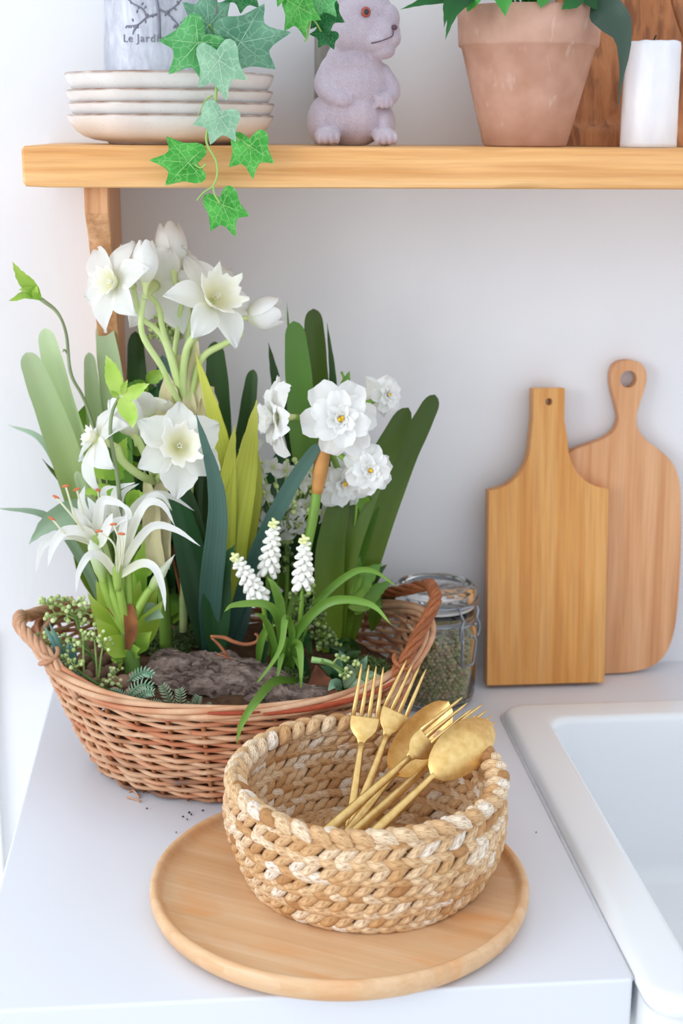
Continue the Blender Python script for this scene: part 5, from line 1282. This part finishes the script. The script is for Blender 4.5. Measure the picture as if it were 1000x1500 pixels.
for pts, w, r in (([(182, 700), (160, 690), (142, 692), (126, 698)], 30, 10), ([(186, 740), (200, 728), (214, 726)], 26, 0), ([(180, 730), (160, 722), (140, 718), (120, 724)], 24, 0), ([(186, 760), (196, 735), (190, 718)], 20, 0), ([(180, 690), (178, 660), (186, 640)], 20, 0), ([(192, 850), (205, 838), (216, 836), (226, 820)], 22, 0)): serr(tw, pts, -.19, w, G_FRESH, -.2, r)
tw = thing('leafy_twig', 'dark leafy shoot behind the tall daffodil stem', 'plant', Y(212, 900, -.12))
stalk(tw, [Y(215, 905, -.12), Y(214, 740, -.12), Y(208, 600, -.12)], .0016, M_TWG, 'stem', 16, 6)
for k in range(16):
    py = 560 + k * 15; s = -1 if k % 2 else 1; px = 212 + uni(-6, 6)
    serr(tw, [(px, py), (px + s * 14, py - 10), (px + s * uni(22, 34), py - uni(6, 26))], -.12, 22, [G_FRESH, G_MID, G_DEEP][k % 3], -.13, uni(-20, 20))
tw = thing('leafy_twig', 'small leafy shoot on the right among the strap leaves', 'plant', Y(505, 930, -.15))
stalk(tw, [Y(505, 935, -.15), Y(515, 800, -.16), Y(522, 720, -.17), Y(506, 570, -.13), Y(500, 545, -.12)], .0013, M_STALK, 'stem', 20, 6)
for pts, w in (([(522, 722), (532, 738), (538, 766)], 24), ([(500, 574), (506, 560), (512, 543)], 14), ([(512, 880), (530, 850), (560, 825)], 36), ([(520, 900), (545, 870), (575, 850)], 26), ([(510, 890), (540, 880), (560, 890)], 30), ([(515, 870), (520, 840), (528, 815)], 26)): serr(tw, pts, -.172, w, G_MID, -.165)
# dark background foliage at right-hand side
bg = thing('dark_foliage', 'dark leafy filler foliage deep behind the grape hyacinths', 'plant', Y(420, 900, -.12))
for k in range(46):
    px = uni(350, 560) if k > 14 else uni(205, 300); py = uni(780, 905); a = uni(-1.2, 1.2)
    if px > 520: py = max(py, 850)
    L = uni(26, 50); y_ = uni(-.13, -.09)
    blade(bg, [Y(px, py + 22, y_), Y(px + L * .5 * sin(a), py - L * .2 * cos(a), y_ - .01), Y(px + L * sin(a), py - L * .75 * cos(a), y_ - .005)], uni(18, 34), [G_DEEP, G_DARK, G_DARK, G_MID][k % 4], shape=LEAF, roll=uni(-40, 40), n=10)
# ------------------------------------------------------------------ seeded eucalyptus sprigs
m = NT('green_seed'); m.set(.6); m.base(m.ramp(m.attr('rnd'), [(0, lin((134, 156, 84))), (.5, lin((170, 188, 116))), (1, lin((204, 216, 160)))])); M_SEED = m.mat
m = NT('dark_seed'); m.set(.6); m.base(m.ramp(m.attr('rnd'), [(0, lin((66, 88, 44))), (.5, lin((100, 124, 62))), (1, lin((140, 158, 88)))])); M_SEEDD = m.mat
M_SPR = plain('sprig_stem', lin((96, 128, 60)), .6)
def sprig(label, path, y0, y1, tips, seed=M_SEED, rb=3.5, spread=16, per=9):
    P = W3(path, y0, y1); t = thing('seeded_sprig', label, 'plant', P[0])
    build('stem', MB().tube(catmull(P, 20), [.0019, .0010], 6), M_SPR, t)
    PP = catmull(P, 40)
    for (a, b, s) in tips:
        Q = Y(a, b, y1 + uni(-.014, .008)); st = PP[min(39, int(s * 39))]; k = mpp(Q)
        mb = MB(); mb.tube(catmull([st, st.lerp(Q, .55) + Vector((0, 0, .003)), Q], 8), [.0012, .0007], 5, r=.1)
        for i in range(per):
            d = Vector((uni(-1, 1), uni(-1, 1), uni(-.7, 1))); d = d.normalized() * spread * k * uni(.35, 1); E = Q + d
            mb.tube([Q.lerp(st, .18 * rnd()), E], .0005, 4, r=.3, cap=False)
            mb.ball(E, rb * k * uni(.75, 1.15) * 1.0, 7, 5)
        build('seed_cluster', mb, seed, t)
sprig('tall pale green seeded sprig over the left end of the basket', [(150, 985), (128, 950), (112, 910), (100, 880)], -.235, -.24, [(68, 885, .75), (88, 880, 1), (112, 884, 1), (126, 896, .8), (76, 900, .7), (98, 898, .8), (118, 908, .6), (70, 930, .4), (62, 944, .35), (84, 940, .35), (104, 945, .3), (94, 955, .25)])
sprig('low pale green seeded sprig drooping over the left border', [(160, 1008), (140, 1000), (118, 985), (105, 975)], -.26, -.265, [(138, 930, .3), (152, 940, .3), (168, 985, .1), (98, 965, .9), (110, 978, .8), (152, 1014, .1), (138, 1018, .2), (164, 998, .1), (122, 936, .6)], rb=3.2)
sprig('olive seeded sprig below the right grape hyacinth', [(455, 960), (452, 920), (448, 890), (445, 870)], -.215, -.225, [(436, 872, 1), (452, 866, 1), (440, 890, .8), (460, 890, .7), (434, 905, .6), (452, 910, .5), (466, 905, .5), (444, 925, .4), (460, 930, .3), (478, 922, .3), (488, 940, .2), (474, 945, .2)], M_SEEDD, 3.8, 14, 10)
sprig('dark seeded sprig in shade between the grape hyacinths', [(400, 930), (405, 860), (408, 800), (405, 760)], -.15, -.155, [(380, 760, .9), (400, 740, 1), (420, 752, 1), (432, 775, .8), (384, 790, .7), (420, 800, .7), (372, 815, .6), (410, 825, .5), (430, 830, .5), (390, 850, .4), (365, 850, .4)], M_SEEDD, 3.2, 16, 9)
sprig('dark seeded sprig behind the tall daffodil blooms', [(268, 900), (262, 700), (258, 560), (252, 480)], -.12, -.12, [(248, 450, 1), (262, 440, 1), (240, 470, .95), (266, 465, .95), (252, 490, .9), (276, 470, .9), (272, 440, .95), (228, 490, .9), (264, 410, .98), (255, 405, 1), (282, 450, .9)], M_SEED, 4.4, 19, 13)
sprig('small seeded twig at the right front border', [(470, 968), (490, 975), (515, 988), (535, 998)], -.285, -.29, [(500, 965, .3), (505, 985, .6), (522, 975, .8), (540, 992, 1)], M_SEED, 3.2, 10, 6)
# ------------------------------------------------------------------ grape hyacinths
M_BELL = plain('white_bell', lin((246, 246, 238)), .5)
mbb = MB().lathe([(0, -.55), (.22, -.52), (.40, -.25), (.42, .1), (.32, .42), (.2, .55), (0, .5)], 9); o = build('tmp', mbb, M_BELL, base=(0, 0, 0)); BELL = o.data; bpy.data.objects.remove(o)
GH = thing('grape_hyacinth', 'white grape hyacinth with three flower spikes and arching grassy leaves', 'flower', Z(400, 985, .092))
yg = Z(400, 985, .092).y
def spike(base, bot, tip, y, foot):
    b = Y(*bot, y); t = Y(*tip, y - .004); st = build('spike', MB().tube(catmull([Y(*foot, y + .01), Y((foot[0] + bot[0]) / 2, (foot[1] + bot[1]) / 2, y + .004), b, t], 16), [.0028, .0024, .0020, .0010], 7), M_STALK, GH)
    ax = (t - b).normalized(); L = (t - b).length; org = ORG[GH.name]; s0 = ax.orthogonal().normalized(); n = 46; k = mpp(b)
    for i in range(n):
        u = (i + .5) / n; a = i * 2.39996; taper = (1 - u) ** .75 * .8 + .2
        d = Quaternion(ax, a) @ s0; r = 11.5 * k * taper * (1 if u > .08 else .75)
        P = b + ax * (L * u) + d * r; sz = 20 * k * (.38 + .62 * taper)
        dirn = (d * .75 - ax * (.9 - 1.1 * u)).normalized()
        M = Matrix.Translation(P - org) @ dirn.to_track_quat('Z', 'Y').to_matrix().to_4x4() @ Matrix.Diagonal((sz * .62, sz * .62, sz * .85, 1))
        f = inst('floret', BELL if u < .86 else BELLG, st, M)
M_BELLG = plain('greenish_bell', lin((226, 230, 170)), .5); o = build('tmp', mbb, M_BELLG, base=(0, 0, 0)); BELLG = o.data; bpy.data.objects.remove(o)
spike(None, (392, 842), (402, 762), yg + .012, (402, 960)); spike(None, (382, 880), (342, 812), yg - .002, (396, 960)); spike(None, (443, 862), (446, 786), yg - .004, (436, 960))
for pts, w, y1, mt in (([(410, 985), (412, 930), (395, 888), (345, 886), (328, 896)], 18, -.05, G_GRASS), ([(415, 988), (432, 930), (480, 882), (540, 884), (574, 916)], 20, -.05, G_GRASS), ([(430, 970), (460, 890), (510, 842), (545, 836), (582, 860)], 15, .0, G_GRASS), ([(408, 985), (412, 900), (402, 860), (392, 846)], 20, .0, G_GRASS), ([(385, 975), (388, 930), (396, 890), (398, 840)], 18, .01, G_DEEP),
                       ([(420, 985), (428, 930), (418, 905), (408, 955), (364, 1017)], 15, -.05, G_GRASS), ([(425, 985), (432, 945), (440, 955), (441, 1020)], 18, -.05, G_GRASS), ([(400, 985), (408, 945), (425, 945), (440, 985)], 22, -.01, G_GRASS), ([(412, 985), (398, 930), (386, 905), (372, 898)], 14, -.02, G_GRASS),
                       ([(420, 985), (440, 930), (455, 900), (460, 870)], 18, .02, G_GRASS), ([(378, 972), (382, 940), (392, 920), (404, 915)], 16, -.01, G_GRASS), ([(430, 985), (438, 950), (448, 930), (452, 960)], 18, .0, G_DEEP), ([(424, 988), (440, 960), (450, 985), (452, 1000)], 14, .0, G_DEEP), ([(405, 985), (412, 960), (405, 1000)], 14, -.03, G_GRASS)):
    blade(GH, W3(pts, yg, yg + y1), w * .72, mt, shape=POINT, fold=.5, n=26, nu=4, thick=.0012, roll=uni(-12, 12))
blade(GH, LP([(438, 998, -.268), (402, 998, -.315), (374, 1028, -.364), (354, 1060, -.368), (346, 1090, -.368)]), 13, G_GRASS, shape=POINT, fold=.5, n=26, nu=4, thick=.0012)
# ------------------------------------------------------------------ small white blossom cluster
BL = thing('blossom_cluster', 'cluster of tiny white starry blossoms and pale buds between the narcissus', 'flower', Y(415, 920, -.15))
yb = -.158
M_PGB = plain('pale_green_bud', lin((196, 214, 140)), .5)
nb_ = Y(420, 800, -.15)
stalk(BL, [Y(415, 925, -.15), Y(420, 860, -.15), nb_], .0022, M_STALK)
for px, py, R, fc in ((386, 722, 22, (-.4, .2, .9)), (372, 660, 24, (-.6, 0, .7)), (400, 685, 16, (-.1, -.4, .9)), (418, 690, 18, (.1, -.4, .9)), (440, 705, 20, (.4, -.2, .9)), (448, 740, 18, (.6, .1, .8)), (430, 745, 18, (0, .3, .9)), (436, 768, 18, (.3, .5, .8)), (380, 700, 14, (-.3, -.3, .9)), (425, 720, 15, (0, 0, 1)), (455, 690, 16, (.5, -.5, .7)), (395, 765, 22, (-.2, .5, .8)), (410, 780, 20, (0, .6, .8)), (470, 750, 16, (.8, .2, .5))):
    C = Y(px, py, yb + uni(-.004, .008)); k = mpp(C); f = face_px(C, *fc); M = fmat(C, f, uni(0, 70))
    mb = MB(); mb.ball(C, 3.5 * k, 8, 6); st = []
    for i in range(5):
        a = i * 1.26; mb.tube([C, M @ Vector((R * k * .35 * cos(a), R * k * .35 * sin(a), R * k * .62))], .0004, 4, m=1)
    fl = build('blossom', mb, [M_PGB, M_PET], BL)
    place_petals(fl, M, ORG[BL.name], PET, 5, R * k, 15)
    stalk(BL, [nb_, nb_.lerp(C, .6) + Vector((0, .005, .004)), C - f * .003], .0009, M_PGB, n=8, nn=5)
mb = MB()
for i in range(34):
    P = Y(uni(372, 460), uni(672, 760), yb + uni(-.008, .01)); mb.ball(P, uni(2.6, 4.6) * mpp(P), 8, 6); 
    if i % 2: mb.tube([P, nb_.lerp(P, .7)], .0006, 4)
build('buds', mb, M_PGB, BL)
# ------------------------------------------------------------------ ferns, succulent, twigs
G_FERN = leafmat('fern_green', lin((98, 142, 108)), lin((136, 176, 146)), lin((150, 186, 158)), .2, trans=.15); G_DUST = leafmat('fern_dusty', lin((110, 132, 104)), lin((150, 166, 140)), lin((160, 174, 150)), .15, trans=.1)
def frond(par, pts, y0, y1, w, mat, n=6):
    P = catmull(W3(pts, y0, y1), n * 2); mb = MB(); mb.tube(P, [.0010, .0004], 5)
    for i in range(2, n * 2 - 1):
        p = P[i]; t = (P[min(i + 1, n * 2 - 1)] - P[i - 1]).normalized(); s = t.cross(tocam(p)).normalized(); h = w * mpp(p) / 2 * sin(pi * min(.97, .12 + .86 * i / (n * 2)))  ** .6
        for q in (-1, 1):
            d = (s * q + t * .45).normalized(); b = d.cross(tocam(p)).normalized() * ((P[-1] - P[0]).length / (n * 2) * .30); c_ = tocam(p) * (.0008 * q)
            mb.grid([[p - b, p + b], [p + d * h * .6 - b * .9 + c_, p + d * h * .6 + b * .9], [p + d * h - b * .15 + t * h * .15, p + d * h + b * .15 + t * h * .15]])
    return build('frond', mb, mat, par)
fr_ = thing('fern', 'small blue-green fern at the front left border of the basket', 'plant', Z(186, 1020, .092))
yf = -.315
frond(fr_, [(186, 1000), (198, 990), (212, 984), (226, 990)], yf + .02, yf, 20, G_FERN); frond(fr_, [(186, 1024), (194, 1012), (208, 1003), (226, 1006)], yf, yf - .005, 22, G_FERN); frond(fr_, [(196, 1032), (204, 1022), (214, 1014), (227, 1014)], yf, yf - .008, 20, G_FERN); frond(fr_, [(210, 1036), (220, 1030), (230, 1030), (240, 1034)], yf - .005, yf - .012, 14, G_FERN); frond(fr_, [(192, 1030), (182, 1018), (172, 1012), (160, 1010)], yf, yf + .01, 10, G_FERN)
fr_ = thing('fern', 'grey-green lacy fern in front of the bark slab', 'plant', Z(268, 1040, .092))
for pts, w in (([(256, 1042), (248, 1026), (242, 1012), (236, 1002)], 20), ([(262, 1042), (264, 1028), (264, 1016), (262, 1008)], 20), ([(282, 1044), (286, 1034), (288, 1026), (291, 1018)], 18), ([(276, 1044), (274, 1036), (278, 1028)], 12), ([(296, 1044), (302, 1036), (310, 1030)], 10)): frond(fr_, pts, -.322, -.328, w, G_DUST, 5)
G_SUC = leafmat('succulent', lin((90, 140, 128)), lin((122, 166, 156)), lin((132, 172, 164)), .05, var=.1)
su = thing('succulent', 'small teal succulent by the left handle of the basket', 'plant', Z(105, 1000, .092))
for pts, w in (([(104, 998), (100, 985), (98, 970)], 22), ([(108, 1000), (110, 990), (111, 978)], 18), ([(100, 995), (90, 970), (85, 950)], 12), ([(104, 990), (100, 960), (100, 940)], 12), ([(98, 990), (86, 965), (76, 940)], 12), ([(96, 980), (80, 945), (64, 915)], 9), ([(98, 980), (84, 940), (72, 912)], 8), ([(110, 985), (106, 955), (104, 945)], 12)):
    blade(su, W3(pts, -.25, -.255), w, G_SUC, shape=(.4, .9, 1, .9, .5, .1), thick=.004, n=10)
su = thing('succulent', 'pale sage leaf sprig at the right front border', 'plant', Z(520, 1005, .092))
for pts, w in (([(515, 1006), (528, 992), (548, 986)], 22), ([(510, 1010), (520, 1000), (540, 1004)], 20), ([(500, 1010), (490, 1002), (480, 1012)], 18), ([(505, 1008), (512, 985), (508, 972)], 20), ([(520, 1000), (540, 990), (560, 992)], 16), ([(512, 1000), (530, 975), (538, 960)], 14)):
    blade(su, W3(pts, -.285, -.295), w, [G_GREY, G_FERN][w % 4 // 2], shape=LEAF, n=10, roll=uni(-20, 20))
stalk(su, [Z(520, 1006, .092), Y(505, 990, -.285), Y(485, 972, -.285), Y(456, 966, -.282)], [.0020, .0024, .0030], plain('sage_stalk', lin((140, 176, 110)), .5), 'stem', 14, 7)
dk = thing('dark_foliage', 'dark lobed leaves inside the right end of the basket', 'plant', Z(500, 990, .092))
for k in range(14):
    px, py = uni(478, 528), uni(945, 1000); y_ = Z(px, py + 8, .095).y
    blade(dk, [Y(px, py + 10, y_), Y(px + uni(-10, 10), py, y_), Y(px + uni(-22, 22), py - uni(2, 18), y_)], uni(14, 24), [G_DEEP, G_DARK, G_FERN][k % 3], shape=LEAF, roll=uni(-40, 40), n=9)
M_TW = plain('curly_rust_twig', lin((178, 108, 70)), .7, nscale=80, amt=.2)
tg = thing('curly_twig', 'curled rust-brown twig lying on the bark slab', 'twig', Z(340, 965, .1))
yw = Z(340, 968, .1).y - .01
stalk(tg, W3([(308, 932), (328, 934), (342, 940), (360, 944), (376, 940), (378, 932), (373, 928)], yw), [.0014, .0020, .0018, .0018, .0016, .0012], M_TW, 'twig', 30, 6); stalk(tg, W3([(310, 934), (322, 946), (333, 962), (338, 976)], yw), [.0014, .0016], M_TW, 'twig', 12, 6); stalk(tg, W3([(318, 958), (330, 962), (340, 968), (342, 978), (338, 984)], yw - .004), [.0008, .0013], M_TW, 'twig', 14, 6)
tg = thing('red_twig', 'thin upright reddish twig left of the teal leaves', 'twig', Y(267, 915, -.16))
stalk(tg, W3([(267, 918), (266, 880), (258, 838), (253, 815), (257, 790)], -.165, -.17), .0014, plain('red_twig', lin((150, 82, 52)), .7), 'twig', 20, 6)
# soil crumbs on the counter
M_CR = plain('soil_crumb', lin((60, 48, 40)), .9)
for px, py, s in ((268, 1196, 1), (277, 1190, 1.4), (280, 1193, 1), (274, 1200, .8), (215, 1184, .9), (258, 1219, .7), (785, 1219, .6), (297, 1187, 1)):
    P = Z(px, py, .0012); tag(build('soil_crumb', MB().ball(P, (.0012 * s, .0008 * s, .0007), 6, 4, Matrix.Rotation(rnd() * 3, 3, 'Z')), M_CR), 'tiny dark soil crumb spilled on the white counter', 'crumb', 'spilled soil crumbs')
